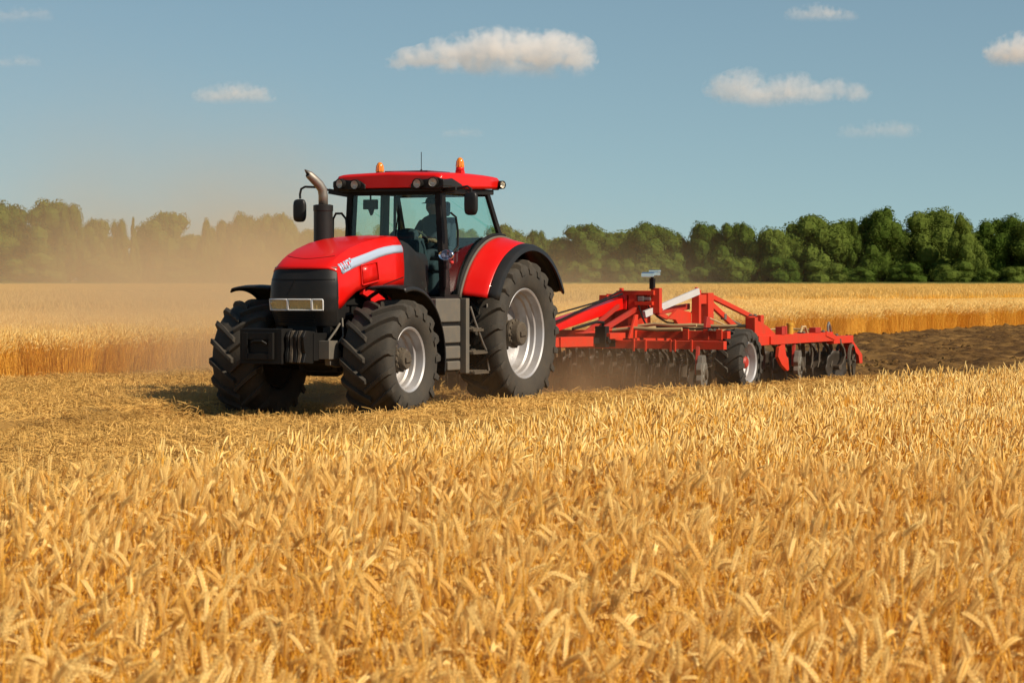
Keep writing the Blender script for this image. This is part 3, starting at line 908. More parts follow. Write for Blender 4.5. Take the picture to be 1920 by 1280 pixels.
# ------------------------------------------------------------------ cab
def pane(name, quad, parent, th=.006):
    mb = MB(); a, b, c, d = [Vector(q) for q in quad]
    mb.add([a, b, c, d], [(0, 1, 2, 3)])
    o = mb.build(name, M['glass'], parent, angle=0)
    s_ = o.modifiers.new('plate', 'SOLIDIFY'); s_.thickness = th; s_.offset = 0
    return o
Z0, Z1 = 1.60, 3.10
UF, UR, UR0 = 1.68, .26, -.10          # front of cab, rear at roof, rear at waist
VT, VB = .70, .79                      # half widths at the roof and at the floor
cab = MB()
for s in (1, -1):
    cab.beam((UF - .04, s * VB, Z0 - .05), (UF - .04, s * VT, Z1 + .03), .085, .17, up=(1, 0, 0))            # front pillars
    cab.beam((UR0, s * .80, 2.42), (UR, s * .74, Z1 + .03), .05, .09, up=(1, 0, 0))       # rear pillars
    cab.beam((UF, s * VT, Z1), (UR, s * .74, Z1 + .02), .08, .07)                                 # side headers
    cab.beam((UF, s * VB, Z0), (.95, s * .80, Z0), .08, .10)                                     # sills
    cab.tube([(.98, s * .80, Z0)] + [(u, s * .80, w) for u, w in arc(1.43, 66, -8, 14, (0, 1.08))], .03, 8)   # frame over the fender
cab.beam((UF, -VT, Z1), (UF, VT, Z1), .09, .10)
cab.beam((UR, -.74, Z1), (UR, .74, Z1), .07, .08)
cab.beam((UR0, -.80, 2.44), (UR0, .80, 2.44), .07, .07)
cab.box(-.10, UF, -.78, .78, Z0 - .10, Z0 - .02)
cab.build('cab_frame', M['frame_black'], T, bevel=.012)
mb = MB(); mb.beam((.62, -.77, 1.6), (.62, -.73, 3.1), .19, .06, up=(0, 1, 0)); mb.build('pillar_trim', M['trim'], T, bevel=.01)
mb = MB(); mb.beam((.28, -.76, 2.45), (.32, -.73, 3.1), .035, .03, up=(0, 1, 0)); mb.beam((.14, -.76, 2.45), (.20, -.73, 3.1), .03, .03, up=(0, 1, 0)); mb.build('window_bar', M['frame_black'], T)
pane('windshield', [(UF + .02, -VB + .04, 1.72), (UF + .02, VB - .04, 1.72), (UF + .02, VT - .04, Z1 - .05), (UF + .02, -VT + .04, Z1 - .05)], T)
for s in (1, -1):
    # side window: follows the fender along its lower rear edge
    prof = [(UF - .05, 1.64)] + [(u, w) for u, w in arc(1.46, 63, -5, 10, (0, 1.08))] + [(-.06, 2.50), (.24, 3.05), (UF - .05, 3.05)]
    mb = MB()
    vs = [(u, s * (lerp(w, [1.6, 3.1], [.805, .735])), w) for u, w in prof]
    mb.add(vs, [tuple(range(len(vs)))])
    d = mb.build('side_window', M['glass'], T, angle=0)
    s_ = d.modifiers.new('plate', 'SOLIDIFY'); s_.thickness = .006; s_.offset = 0
    mb = MB()
    mb.tube([(1.50, s * .80, 2.80), (1.42, s * .84, 2.74), (1.38, s * .85, 2.55), (1.38, s * .85, 2.33), (1.46, s * .81, 2.24)], .016, 8)
    mb.build('door_handle', M['frame_black'], d)
pane('rear_window', [(UR0 + .0, -.76, 2.48), (UR0 + .0, .76, 2.48), (UR - .02, .70, 3.05), (UR - .02, -.70, 3.05)], T)
mb = MB(); mb.box(-.12, -.05, -.78, .78, 1.55, 2.44); mb.build('cab_back_panel', M['inside'], T, bevel=.01)
# seat, steering, console
st = MB()
st.prism([(.92, 1.98), (.40, 1.98), (.34, 2.10), (.90, 2.14), (.98, 2.08)], -.26, .26)
st.box(.40, .86, -.20, .20, 1.62, 1.98)
st = st.build('seat', M['seat'], T, bevel=.04, seg=3)
mb = MB(); mb.prism([(.46, 2.10), (.36, 2.75), (.24, 2.78), (.22, 2.70), (.30, 2.06)], -.26, .26); mb.build('backrest', M['seat'], st, bevel=.05, seg=3)
mb = MB(); mb.prism([(.38, 2.78), (.34, 2.99), (.24, 3.0), (.25, 2.78)], -.16, .16); mb.build('headrest', M['seat'], st, bevel=.04, seg=3)
for s in (1, -1):
    mb = MB(); mb.beam((.40, s * .33, 2.28), (.86, s * .33, 2.32), .09, .07); mb.beam((.42, s * .33, 2.0), (.42, s * .33, 2.28), .05, .05); mb.build('armrest', M['seat'], st, bevel=.02)
mb = MB()
mb.prism([(1.62, 1.58), (1.30, 1.58), (1.22, 2.20), (1.36, 2.46), (1.60, 2.40)], -.30, .30)
mb.prism([(1.60, 2.38), (1.36, 2.44), (1.32, 2.50), (1.42, 2.58), (1.58, 2.50)], -.16, .22)
mb.build('dashboard', M['seat'], T, bevel=.03)
mb = MB(); c = Vector((1.12, 0, 2.46)); ax = Vector((-.55, 0, .83)); e1 = Vector((0, 1, 0)); e2 = ax.cross(e1).normalized()
mb.tube([c + (e1 * math.cos(t) + e2 * math.sin(t)) * .21 for t in np.linspace(0, 2 * math.pi, 33)], .017, 8, cap=False)
for t in (0.4, 2.5, 4.6): mb.tube([c - ax * .04, c + (e1 * math.cos(t) + e2 * math.sin(t)) * .21], .012, 6)
mb.tube([c - ax * .04, c - ax * .45], .035, 8)
mb.build('steering_wheel', M['inside'], T)
mb = MB(); mb.box(.2, 1.0, -.72, -.42, 1.62, 2.30)
mb.tube([(.95, -.55, 2.28), (1.02, -.52, 2.52)], .018, 8); mb.box(.55, .80, -.68, -.46, 2.30, 2.36)
mb.build('console', M['seat'], T, bevel=.03)
mb = MB(); mb.box(1.50, 1.56, -.58, -.36, 2.86, 3.0); mb.tube([(1.53, -.47, 3.08), (1.53, -.47, 2.98)], .015, 6); mb.prism([(-.50, 2.86), (-.42, 2.86), (-.44, 2.80), (-.46, 2.77)], 1.50, 1.56, 'yz')
mb.build('interior_mirror', M['trim'], T, bevel=.01)
mb = MB(); mb.tube([(UF + .05, -.02, 1.80), (UF + .06, .03, 2.35), (UF + .055, .10, 2.9)], .010, 6); mb.build('wiper', M['frame_black'], T)

# roof
rf = MB(); rows = []
RS = [(.02, 3.19, 3.34, .82), (.05, 3.175, 3.365, .84), (.40, 3.165, 3.378, .85), (.9, 3.15, 3.385, .855), (1.35, 3.16, 3.382, .855), (1.66, 3.16, 3.372, .85), (1.83, 3.15, 3.355, .845), (1.87, 3.145, 3.325, .82)]
for u, zb, zt, hw in RS:
    rows.append([(u, y * hw, z) for y, z in ((-.97, zb), (-1, zb + .03), (-1, zt - .06), (-.97, zt - .03), (-.88, zt - .012), (-.5, zt), (0, zt + .012), (.5, zt), (.88, zt - .012), (.97, zt - .03), (1, zt - .06), (1, zb + .03), (.97, zb))])
rf.grid(rows, close_u=True)
n_ = 13; rf.f.append(list(range(n_))); rf.m.append(0); rf.f.append(list(range(len(rf.v) - n_, len(rf.v)))[::-1]); rf.m.append(0)
roof = rf.build('cab_roof', M['red'], T, bevel=.012, angle=40)
mb = MB(); mb.box(.05, 1.70, -.76, .76, 3.09, 3.165); mb.box(1.55, 1.80, -.80, .80, 3.09, 3.15); mb.build('roof_liner', M['black'], T, bevel=.015)
mb = MB(); mb.box(.55, 1.25, -.40, .30, 3.392, 3.415); mb.build('roof_hatch', mat('smoked_hatch', (.10, .012, .012), .08, coat=.6), roof, bevel=.008)
mb = MB(); mb.tube([(.78, -.05, 3.40), (.78, -.05, 3.70)], .006, 6); mb.lathe([(.02, 3.40), (.014, 3.45), (0, 3.45)], c=(.78, -.05, 0), axis='z', n=10); mb.build('antenna', M['frame_black'], roof)
# work light clusters at the roof corners
def lamp(c, d, r, parent):
    c, d = Vector(c), Vector(d).normalized()
    e1 = d.cross(Vector((0, 0, 1))).normalized(); e2 = e1.cross(d)
    def ring(rr, t, n=18): return [c + d * t + (e1 * math.cos(2 * math.pi * k / n) + e2 * math.sin(2 * math.pi * k / n)) * rr for k in range(n)]
    mb = MB(); mb.grid([ring(r * 1.22, -.06), ring(r * 1.22, .012), ring(r * 1.02, .016), ring(r, .0), ring(r * .7, -.03), ring(r * .3, -.045), ring(.002, -.046)], close_u=True)
    mb.m = [0 if i < 54 else 1 for i in range(len(mb.f))]
    o = mb.build('work_light', [M['frame_black'], M['bulb']], parent, angle=40)
    mb = MB(); mb.grid([ring(r, .006), ring(r * .6, .014), ring(.002, .016)], close_u=True); mb.build('lens', M['clear'], o)
    return o
for s in (1, -1):
    mb = MB()
    mb.prism([(s * .36, 3.13), (s * .36, 3.20), (s * .44, 3.255), (s * .80, 3.285), (s * .89, 3.25), (s * .89, 3.16), (s * .80, 3.12)], 1.62, 1.885, 'yz')
    mb.prism([(1.3, 3.165), (1.88, 3.13), (1.88, 3.25), (1.6, 3.28), (1.3, 3.20)], s * .80, s * .885)
    mb.build('light_housing', M['black'], T, bevel=.02)
    lamp((1.945, s * .50, 3.20), (1, 0, -.05), .060, T)
    lamp((1.94, s * .745, 3.215), (1, s * .15, -.05), .060, T)
lamp((.05, .895, 3.235), (.35, 1, 0), .05, T)
mb = MB(); mb.box(.0, .10, .74, .83, 3.16, 3.31); mb.build('light_housing', M['black'], T, bevel=.02)
# beacons
def beacon(u, v, w, base):
    mb = MB(); mb.lathe([(0, w), (.060, w), (.062, w + .03), (.054, w + .045), (0, w + .045)], c=(u, v, 0), axis='z', n=20)
    if base: mb.prism([(u - .10, w - .18), (u + .07, w - .18), (u + .05, w), (u - .05, w)], v - .05, v + .05)
    o = mb.build('beacon', [M['red'] if base else M['frame_black']], T, bevel=.006)
    mb = MB(); mb.lathe([(.054, w + .04), (.058, w + .08), (.050, w + .13), (.036, w + .165), (.018, w + .18), (0, w + .182)], c=(u, v, 0), axis='z', n=20)
    for k in range(10):
        t = 2 * math.pi * k / 10; mb.tube([(u + .058 * math.sin(t), v + .058 * math.cos(t), w + .05), (u + .048 * math.sin(t), v + .048 * math.cos(t), w + .135)], .006, 5)
    mb.build('amber_lens', M['amber'], o)
    return o
beacon(1.02, .70, 3.415, True)
beacon(1.02, -.60, 3.372, False)
# mirrors
mb = MB()
mb.beam((UF, -.70, 3.06), (1.76, -1.02, 3.12), .07, .075)
mb.tube([(1.75, -1.0, 3.13), (1.75, -1.22, 3.18), (1.75, -1.42, 3.19), (1.75, -1.485, 3.16), (1.75, -1.505, 3.08), (1.75, -1.50, 3.02)], .018, 8)
ma = mb.build('mirror_arm', M['black'], T, bevel=.008)
def mirror(c, parent):
    mb = MB(); rows = []
    for t, k in ((-.035, .72), (-.03, .9), (0, 1), (.03, .97), (.045, .85), (.05, .5)):
        rows.append([(c[0] + t, c[1] + .10 * k * math.copysign(abs(math.cos(q)) ** .5, math.cos(q)), c[2] + .165 * k * math.copysign(abs(math.sin(q)) ** .5, math.sin(q))) for q in np.linspace(0, 2 * math.pi, 28, endpoint=False)])
    mb.grid(rows, close_u=True); mb.f.append(list(range(28))); mb.m.append(0); mb.f.append(list(range(5 * 28, 6 * 28))[::-1]); mb.m.append(0)
    return mb.build('mirror', M['black'], parent, angle=50)
mirror((1.75, -1.505, 2.85), ma)
mb = MB()
mb.beam((UF, .72, 3.09), (1.74, 1.02, 3.13), .06, .05)
mb.tube([(1.73, 1.0, 3.13), (1.73, 1.18, 3.16), (1.73, 1.24, 3.12), (1.73, 1.24, 3.04)], .016, 8)
ma = mb.build('mirror_arm', M['black'], T, bevel=.008)
mirror((1.73, 1.24, 2.92), ma)
# handrail loop by the far front pillar
mb = MB(); mb.tube([(1.78, -.72, 2.38), (1.80, -.93, 2.40), (1.80, -.93, 2.72), (1.79, -.89, 2.80), (1.78, -.80, 2.80), (1.76, -.74, 2.72), (1.74, -.72, 2.40)], .018, 8)
mb.build('handrail', M['frame_black'], T)
# exhaust
mb = MB()
mb.lathe([(.12, 1.95), (.12, 2.30), (.138, 2.31), (.138, 2.36), (.132, 2.37), (.132, 2.80), (.138, 2.81), (.138, 2.885), (.10, 2.895), (.07, 2.895)], c=(2.91, -.45, 0), axis='z', n=32)
ex = mb.build('exhaust_stack', M['black'], T, angle=30)
mb = MB(); mb.lathe([(.1385, 2.325), (.1405, 2.33), (.1405, 2.345), (.1385, 2.35)], c=(2.91, -.45, 0), axis='z', n=32); mb.build('exhaust_band', mat('copper_band', (.35, .12, .06), .5, metal=.5), ex)
mb = MB()
path = [(2.91, -.45, 2.88), (2.91, -.45, 3.02), (2.925, -.455, 3.10), (2.97, -.48, 3.17), (3.03, -.52, 3.235), (3.10, -.56, 3.30)]
mb.tube(path, [.066, .066, .066, .066, .064, .056], 20, cap=False)
tip = Vector((3.17, -.60, 3.37))
n_ = 20; base = len(mb.v) - n_
vs = []
for k in range(n_):
    p_ = Vector(mb.v[base + k]); q = (p_ - Vector(path[-1]))
    up_ = q.dot(Vector((-.3, .3, .8)))
    vs.append(p_ * .10 + (tip + q * .15) * .90 if up_ > 0 else p_ * .8 + (tip + q * .5) * .2)
o_ = len(mb.v); mb.v += [tuple(v) for v in vs]
for k in range(n_): mb.f.append([base + k, base + (k + 1) % n_, o_ + (k + 1) % n_, o_ + k]); mb.m.append(0)
p_ = mb.build('exhaust_pipe', M['steel'], ex, angle=60)
s_ = p_.modifiers.new('skin', 'SOLIDIFY'); s_.thickness = .006
# cowl between hood and cab
mb = MB(); rows = []
for u, z, hw in ((2.40, 2.465, .515), (2.32, 2.455, .53), (2.2, 2.42, .545), (1.95, 2.30, .55), (1.72, 2.28, .56)):
    rows.append([(u, -hw, 1.62), (u, -hw, z - .16), (u, -hw * .9, z - .06), (u, -hw * .5, z - .012), (u, 0, z), (u, hw * .5, z - .012), (u, hw * .9, z - .06), (u, hw, z - .16), (u, hw, 1.62)])
mb.grid(rows); mb.build('scuttle', M['black'], T, angle=45)
# chrome oval side lamp with its red marker light
mb = MB(); mb.tube([(1.66, .80, 2.2), (1.74, .86, 2.19), (1.76, .89, 2.19)], .022, 8); mb.box(1.70, 1.78, .83, .87, 1.75, 2.12)
lb = mb.build('lamp_bracket', M['black'], T, bevel=.006)
mb = MB(); rows = []; cc = Vector((1.80, .885, 2.205))
for t, k in ((-.07, .3), (-.06, .7), (-.02, .97), (.012, 1.0), (.022, .93), (.016, .84), (-.004, .72), (-.014, .4), (-.016, .02)):
    rows.append([cc + Vector((t, .118 * k * math.cos(q), .078 * k * math.sin(q))) for q in np.linspace(0, 2 * math.pi, 30, endpoint=False)])
mb.grid(rows, close_u=True); ol = mb.build('oval_lamp', M['chrome'], lb, angle=60)
mb = MB()
mb.box(1.798, 1.815, .82, .875, 2.175, 2.235); mb.box(1.798, 1.815, .89, .925, 2.17, 2.20); mb.box(1.798, 1.812, .935, .968, 2.19, 2.245); mb.box(1.799, 1.812, .80, .815, 2.17, 2.23)
mb.build('lamp_facet', M['stripe'], lb, bevel=.006)
mb = MB(); rows = []; cc = Vector((1.77, .955, 2.10))
for t, k in ((-.03, .6), (0, 1), (.02, .8), (.03, .1)): rows.append([cc + Vector((t, .030 * k * math.cos(q), .026 * k * math.sin(q))) for q in np.linspace(0, 6.283, 16, endpoint=False)])
mb.grid(rows, close_u=True); mb.build('marker_lens', mat('red_lens', (.7, .05, .04), .15, coat=.5), lb)

# hydraulic lines and filter bowls by the near side of the engine
mb = MB()
for k, (a, b_) in enumerate((((2.9, .36, 1.30), (2.2, .50, 1.25)), ((3.2, .36, 1.25), (2.3, .52, 1.12)), ((3.0, .34, 1.12), (2.4, .48, .98)))):
    a, b_ = Vector(a), Vector(b_); mid = (a + b_) / 2 - Vector((0, -.06, .10)); mb.tube([a, a * .5 + mid * .5 + Vector((0, .02, -.02)), mid, b_], .016, 8)
mb.build('hydraulic_line', M['frame_black'], T)

# ================================================================== DRIVER
def build_driver():
    base = Vector((.55, 0, 2.12))
    nodes, edges, rad = [], [], []
    def nd(p, r, par=None):
        nodes.append(Vector(p) - base); rad.append(r)
        if par is not None: edges.append((par, len(nodes) - 1))
        return len(nodes) - 1
    pel = nd((.55, 0, 2.26), .15); wa = nd((.50, 0, 2.42), .14, pel); ch = nd((.46, 0, 2.60), .155, wa); sh = nd((.46, 0, 2.72), .12, ch)
    nk = nd((.49, 0, 2.80), .058, sh); jw = nd((.535, 0, 2.865), .070, nk); hd = nd((.535, 0, 2.94), .095, jw); nd((.525, 0, 3.01), .070, hd)
    ns = nd((.628, 0, 2.915), .022, hd); nd((.650, 0, 2.900), .012, ns)
    for s in (1, -1):
        nd((.53, s * .098, 2.92), .018, hd)
        a = nd((.46, s * .19, 2.71), .075, sh); e = nd((.60, s * .27, 2.46), .055, a); w = nd((.84, s * .22, 2.41), .036, e); h = nd((.93, s * .20, 2.42), .040, w)
        for k in range(4):
            y = s * (.165 + .024 * k); f1 = nd((.985 - .004 * abs(k - 1), y, 2.445), .010, h); f2 = nd((1.012, y, 2.425), .009, f1); nd((1.0, y, 2.395), .0085, f2)
        t1 = nd((.955, s * .15, 2.44), .012, h); nd((.99, s * .135, 2.42), .010, t1)
        hp = nd((.60, s * .11, 2.22), .10, pel); kn = nd((1.0, s * .15, 2.24), .068, hp); an = nd((1.10, s * .15, 1.80), .046, kn); nd((1.24, s * .15, 1.72), .040, an)
    bm = bmesh.new(); sl = bm.verts.layers.skin.verify(); vs = [bm.verts.new(p) for p in nodes]
    for v, r in zip(vs, rad): v[sl].radius = (r, r); v[sl].use_root = False
    vs[0][sl].use_root = True
    for a, b in edges: bm.edges.new((vs[a], vs[b]))
    me = bpy.data.meshes.new('person'); bm.to_mesh(me); bm.free()
    m, n, l, b = principled('driver_clothes_and_skin'); b.inputs['Roughness'].default_value = .85
    tc = n.new('ShaderNodeTexCoord'); sp = n.new('ShaderNodeSeparateXYZ'); l.new(tc.outputs['Object'], sp.inputs[0])
    def gt(sock, v): q = n.new('ShaderNodeMath'); q.operation = 'GREATER_THAN'; q.inputs[1].default_value = v; l.new(sock, q.inputs[0]); return q.outputs[0]
    mu = n.new('ShaderNodeMath'); mu.operation = 'MULTIPLY'; l.new(gt(sp.outputs[0], .31), mu.inputs[0]); l.new(gt(sp.outputs[2], .22), mu.inputs[1])
    mx = n.new('ShaderNodeMath'); mx.operation = 'MAXIMUM'; l.new(gt(sp.outputs[2], .685), mx.inputs[0]); l.new(mu.outputs[0], mx.inputs[1])
    c1 = n.new('ShaderNodeMix'); c1.data_type = 'RGBA'; l.new(mx.outputs[0], c1.inputs[0]); c1.inputs[6].default_value = (.014, .020, .032, 1); c1.inputs[7].default_value = (.20, .11, .07, 1)
    l.new(c1.outputs[2], b.inputs['Base Color'])
    me.materials.append(m)
    o = bpy.data.objects.new('person', me); COL.objects.link(o); o.location = W(.55, 0, 2.12); o.rotation_euler = (0, 0, RZ)
    sk = o.modifiers.new('body', 'SKIN'); sk.use_smooth_shade = True
    sb = o.modifiers.new('round', 'SUBSURF'); sb.levels = sb.render_levels = 1
    tag(o, 'driver in a dark navy jacket and cap, hands on the wheel inside the tractor cab', 'person')
    mb = MB(); mb.lathe([(.102, .845), (.104, .87), (.092, .91), (.06, .935), (0, .942)], c=(-.015, 0, 0), axis='z', n=24)
    mb.prism([(.07, .850), (.185, .838), (.185, .846), (.07, .862)], -.07, .07)
    mb.build('cap', M['seat'], o, bevel=.004)
build_driver()

# ================================================================== DISC HARROW
harrow = empty('disc_harrow', W(-6.0, 0), RZ)
tag(harrow, 'long red trailed disc harrow with dark discs, hitched behind the tractor', 'harrow')
HR = harrow
def hb(mb, name, m, parent=HR, bevel=.006, **k):
    mb.v = [(x + 6.0, y, z) for x, y, z in mb.v]
    return mb.build(name, m, parent, bevel=bevel, **k)
RD, RK = M['red_deck'], M['red_dark']
# drawbar
mb = MB(); mb.beam((-1.25, 0, .80), (-3.2, 0, 1.08), .15, .19); mb.beam((-3.2, 0, 1.08), (-6.35, 0, 1.475), .14, .185)
mb.box(-1.3, -1.15, -.08, .08, .62, .92); mb.prism([(-6.2, 1.36), (-6.45, 1.36), (-6.40, 1.66), (-6.22, 1.62)], -.13, .13)
hb(mb, 'drawbar', M['red'])
for s in (1, -1):
    mb = MB(); mb.beam((-1.3, s * .45, .84), (-1.9, s * .86, .91), .13, .14); mb.beam((-1.9, s * .86, .91), (-3.02, s * .90, .90), .13, .155)
    hb(mb, 'lower_arm', RD)
    mb = MB(); mb.box(-3.45, -3.30, s * .95 - .09, s * .95 + .09, .80, 1.13); mb.box(-3.30, -3.02, s * .9 - .04, s * .9 + .04, .86, .95)
    mb.tube([(-3.38, s * .95 - .12, .92), (-3.38, s * .95 + .13, .92)], .06, 10); mb.tube([(-3.40, s * .95, 1.12), (-3.38, s * .97, 1.19), (-3.2, s * .93, 1.20), (-2.6, s * .8, 1.10)], .025, 8)
    hb(mb, 'arm_coupling', M['frame_black'])
# frame: cross rails and long rails
for n_, (u, v0, v1, w0, w1, t) in enumerate(((-3.8, -2.85, 2.85, .775, .905, .13), (-4.6, -2.6, 2.6, .925, 1.045, .14), (-6.3, -2.7, 2.70, .80, .93, .15), (-8.0, -2.5, 2.66, .80, .93, .15), (-9.95, -2.7, 2.66, .74, .86, .14))):
    mb = MB(); mb.box(u - t / 2, u + t / 2, v0, v1, w0, w1)
    if n_ == 0:
        for v in (1.32, 1.52, 1.95, 2.02, 2.3): mb.box(u + t / 2, u + t / 2 + .03, v, v + .035, w0 - .04, w1 + .02)
    if n_ == 1:
        for v in (1.85, 2.2, 2.42): mb.box(u + t / 2, u + t / 2 + .04, v, v + .10, w0 - .02, w1 + .03)
    hb(mb, 'cross_rail', RD)
for v in (-2.66, -.85, .85, 2.60):
    mb = MB()
    a, b = (-3.72, -10.0) if abs(v) < 1 else (-5.75, -9.4)
    mb.box(b, a, v - .07, v + .07, .80 if abs(v) < 1 else .79, .92 if abs(v) < 1 else .95)
    hb(mb, 'long_rail', RD)
mb = MB(); mb.box(-3.95, -3.35, .55, 1.1, .93, 1.02); mb.prism([(-3.5, 1.02), (-5.8, 1.10), (-6.1, 1.22), (-6.1, 1.10), (-4.4, .96), (-3.5, .96)], .42, .56)
hb(mb, 'gusset', RD)
# main mast
mb = MB()
for v0, v1, u in ((.14, .40, -6.28), (-.40, -.14, -6.28)): mb.prism([(v0 + .02, 1.60), (v1 - .10, 1.60), (v1 - .02, 1.30), (v1, .93), (v0, .93)], u - .05, u + .05, 'yz')
mb.box(-6.5, -6.34, -.30, .45, .93, 1.62)
mb.box(-6.40, -6.22, -.06, .62, 1.60, 1.675); mb.box(-6.30, -6.20, .28, .60, 1.43, 1.49); mb.box(-6.40, -6.28, .54, .70, 1.30, 1.72)
mb.prism([(-6.26, 1.50), (-6.40, 1.50), (-6.38, 1.72), (-6.30, 1.72)], -.04, .01)
hb(mb, 'main_mast', RD)
mb = MB(); mb.box(-6.27, -6.20, .34, .44, 1.50, 1.58); mb.box(-6.26, -6.21, .44, .56, 1.515, 1.565); hb(mb, 'valve_block', M['steel'])
mb = MB(); mb.box(-6.35, -6.27, .52, .60, 1.70, 1.88); mb.tube([(-6.3, .56, 1.86), (-6.3, .56, 1.95)], .03, 8); sp = hb(mb, 'camera_post', M['frame_black'])
mb = MB(); mb.box(-6.42, -6.20, .42, .66, 1.925, 1.985); mb.box(-6.40, -6.30, .50, .68, 1.985, 2.02); mb.prism([(-6.20, 1.925), (-6.20, 1.985), (-6.14, 1.97), (-6.14, 1.90)], .43, .65); hb(mb, 'camera_head', M['chrome'], sp)
# braces running forward and back
def brace(p0, p1, w, h, m=RD, name='brace'):
    mb = MB(); mb.beam(p0, p1, w, h); return hb(mb, name, m)
brace((-6.36, .62, 1.66), (-7.3, .20, 1.35), .09, .11)
brace((-6.35, .62, 1.32), (-7.75, .62, 1.40), .07, .10, RK)
brace((-4.3, .50, 1.03), (-6.2, .30, 1.36), .06, .08, RK); brace((-4.0, .35, .98), (-5.9, .12, 1.42), .05, .07, RK)
brace((-6.10, .50, 1.28), (-7.52, .90, 1.66), .06, .11, M['white_steel'], 'white_strut')
mb = MB()
for u0, u1, t in ((-7.70, -7.60, 1.68), (-8.28, -8.02, 1.63)): mb.box(u0, u1, .74, .88, .92, t)
mb.box(-8.02, -7.70, .77, .85, 1.44, 1.60); mb.box(-7.68, -7.62, .79, .83, 1.68, 1.73); mb.prism([(-7.6, .92), (-7.6, 1.30), (-7.0, 1.36), (-6.6, 1.20), (-6.9, 1.18), (-7.2, .98)], .68, .74)
hb(mb, 'rear_mast', RD)
brace((-8.22, .81, 1.585), (-10.30, .86, 1.165), .07, .085); brace((-8.22, .81, 1.47), (-9.30, .86, 1.04), .06, .10)
brace((-8.2, -.81, 1.585), (-10.30, -.86, 1.165), .07, .085)
mb = MB(); mb.box(-10.42, -10.26, .70, 1.0, .86, 1.22); hb(mb, 'rear_bracket', RD)
mb = MB(); mb.tube([(-8.85, .84, 1.21), (-9.95, .85, 1.0)], .02, 8); mb.box(-8.9, -8.8, .80, .88, 1.16, 1.26); hb(mb, 'linkage_rod', M['grey_steel'])
# hoses and rods lying across the deck
for (v0, v1, u, w, r) in ((.95, 2.0, -4.72, 1.125, .028), (1.0, 1.75, -5.0, 1.07, .045), (.7, 1.9, -4.35, 1.065, .03), (1.1, 2.5, -5.6, 1.10, .03), (.5, 1.6, -6.0, 1.02, .05)):
    mb = MB(); mb.tube([(u, v0, w - .02), (u - .04, v0 + (v1 - v0) * .3, w + .02), (u + .03, v0 + (v1 - v0) * .65, w), (u, v1, w + .01)], r, 8); hb(mb, 'hydraulic_hose', M['hose'], bevel=0)
for (u, v, w, a) in ((-5.0, 1.15, 1.06, .5), (-5.3, 1.45, 1.06, -.4), (-5.2, 1.75, 1.06, .3), (-6.6, 1.1, .98, .2), (-7.0, 1.45, 1.0, .3)):
    mb = MB(); mb.lathe([(0, -.10), (.05, -.10), (.05, .02), (.028, .04), (.028, .22), (0, .22)], n=12); mb.v = [(u + x * math.cos(a) - y * math.sin(a), v + x * math.sin(a) + y * math.cos(a), w + z) for x, y, z in mb.v]
    hb(mb, 'hydraulic_ram', M['hose'], bevel=0)
# transport wheel on the near side, and its twin
def harrow_wheel(v, s):
    e = empty('transport_wheel', (-5.22 + 6, v, .535), parent=HR)
    tyre(.545, .46, .315, 14, .036).build('tyre', M['tyre'], e, bevel=.004)
    rm, y0 = rim_mb(.315, .23, .17); rm.build('rim', M['rim'], e, angle=30)
    mb = MB(); mb.lathe([(.10, y0 - .18), (.10, y0 - .05), (.07, y0 - .02), (0, y0 - .02)], n=14)
    for k in range(6): mb.lathe([(.014, y0 - .14), (.014, y0 - .09), (0, y0 - .09)], c=(.13 * math.sin(k * 1.047), 0, .13 * math.cos(k * 1.047)), n=6)
    mb.build('hub', M['red_dark'], e)
    mb = MB(); mb.beam((0, -.32, 0), (-.75, -.32, .34), .08, .12); mb.tube([(0, -.36, 0), (0, .0, 0)], .05, 10); mb.build('axle_arm', RK, e, bevel=.006)
    if s < 0: e.rotation_euler = (0, 0, R(180))
harrow_wheel(2.52, 1); harrow_wheel(-2.43, -1)
# near end plates and small fittings on the side rail
mb = MB(); mb.box(-5.68, -5.54, 2.52, 2.68, .74, 1.25); mb.prism([(-5.66, 1.22), (-5.9, 1.18), (-6.25, 1.10), (-6.6, .98), (-6.6, .94), (-5.66, .94)], 2.57, 2.63)
hb(mb, 'end_plate', RD)
mb = MB(); mb.box(-6.95, -6.80, 2.56, 2.68, .95, 1.08); hb(mb, 'rail_clamp', RK)
mb = MB(); mb.box(-7.10, -7.02, 2.58, 2.66, .95, 1.09); hb(mb, 'rail_clamp', RK)
mb = MB(); mb.box(-8.72, -8.45, 2.56, 2.68, .95, 1.04); hb(mb, 'rail_clamp', RK)
mb = MB(); mb.lathe([(.055, .95), (.055, 1.09), (.062, 1.09), (.062, 1.125), (.05, 1.135), (0, 1.135)], c=(-7.40, 2.60, 0), axis='z', n=18); hb(mb, 'ochre_canister', M['yellow'], bevel=0)
mb = MB(); mb.tube([(-9.25, 2.62, .93), (-9.25, 2.62, 1.05), (-9.30, 2.62, 1.11), (-9.36, 2.62, 1.05), (-9.42, 2.62, .93)], .022, 8); hb(mb, 'lifting_hook', M['steel'], bevel=0)
mb = MB(); mb.tube([(-7.9, 2.60, .95), (-8.0, 2.6, 1.06), (-8.15, 2.6, 1.06), (-8.25, 2.6, .95)], .022, 8); hb(mb, 'pipe_loop', M['hose'], bevel=0)
mb = MB(); mb.box(-10.45, -9.40, 2.54, 2.68, .74, .87); mb.prism([(-10.35, .86), (-10.60, .72), (-11.0, .52), (-11.02, .36), (-10.86, .36), (-10.80, .50), (-10.45, .64)], 2.50, 2.66); mb.box(-10.9, -10.7, 2.2, 2.5, .40, .60)
hb(mb, 'rear_wing', RD)
mb = MB(); mb.beam((-9.0, 2.62, .93), (-9.5, 2.62, .84), .13, .09); hb(mb, 'rail_step', RD)
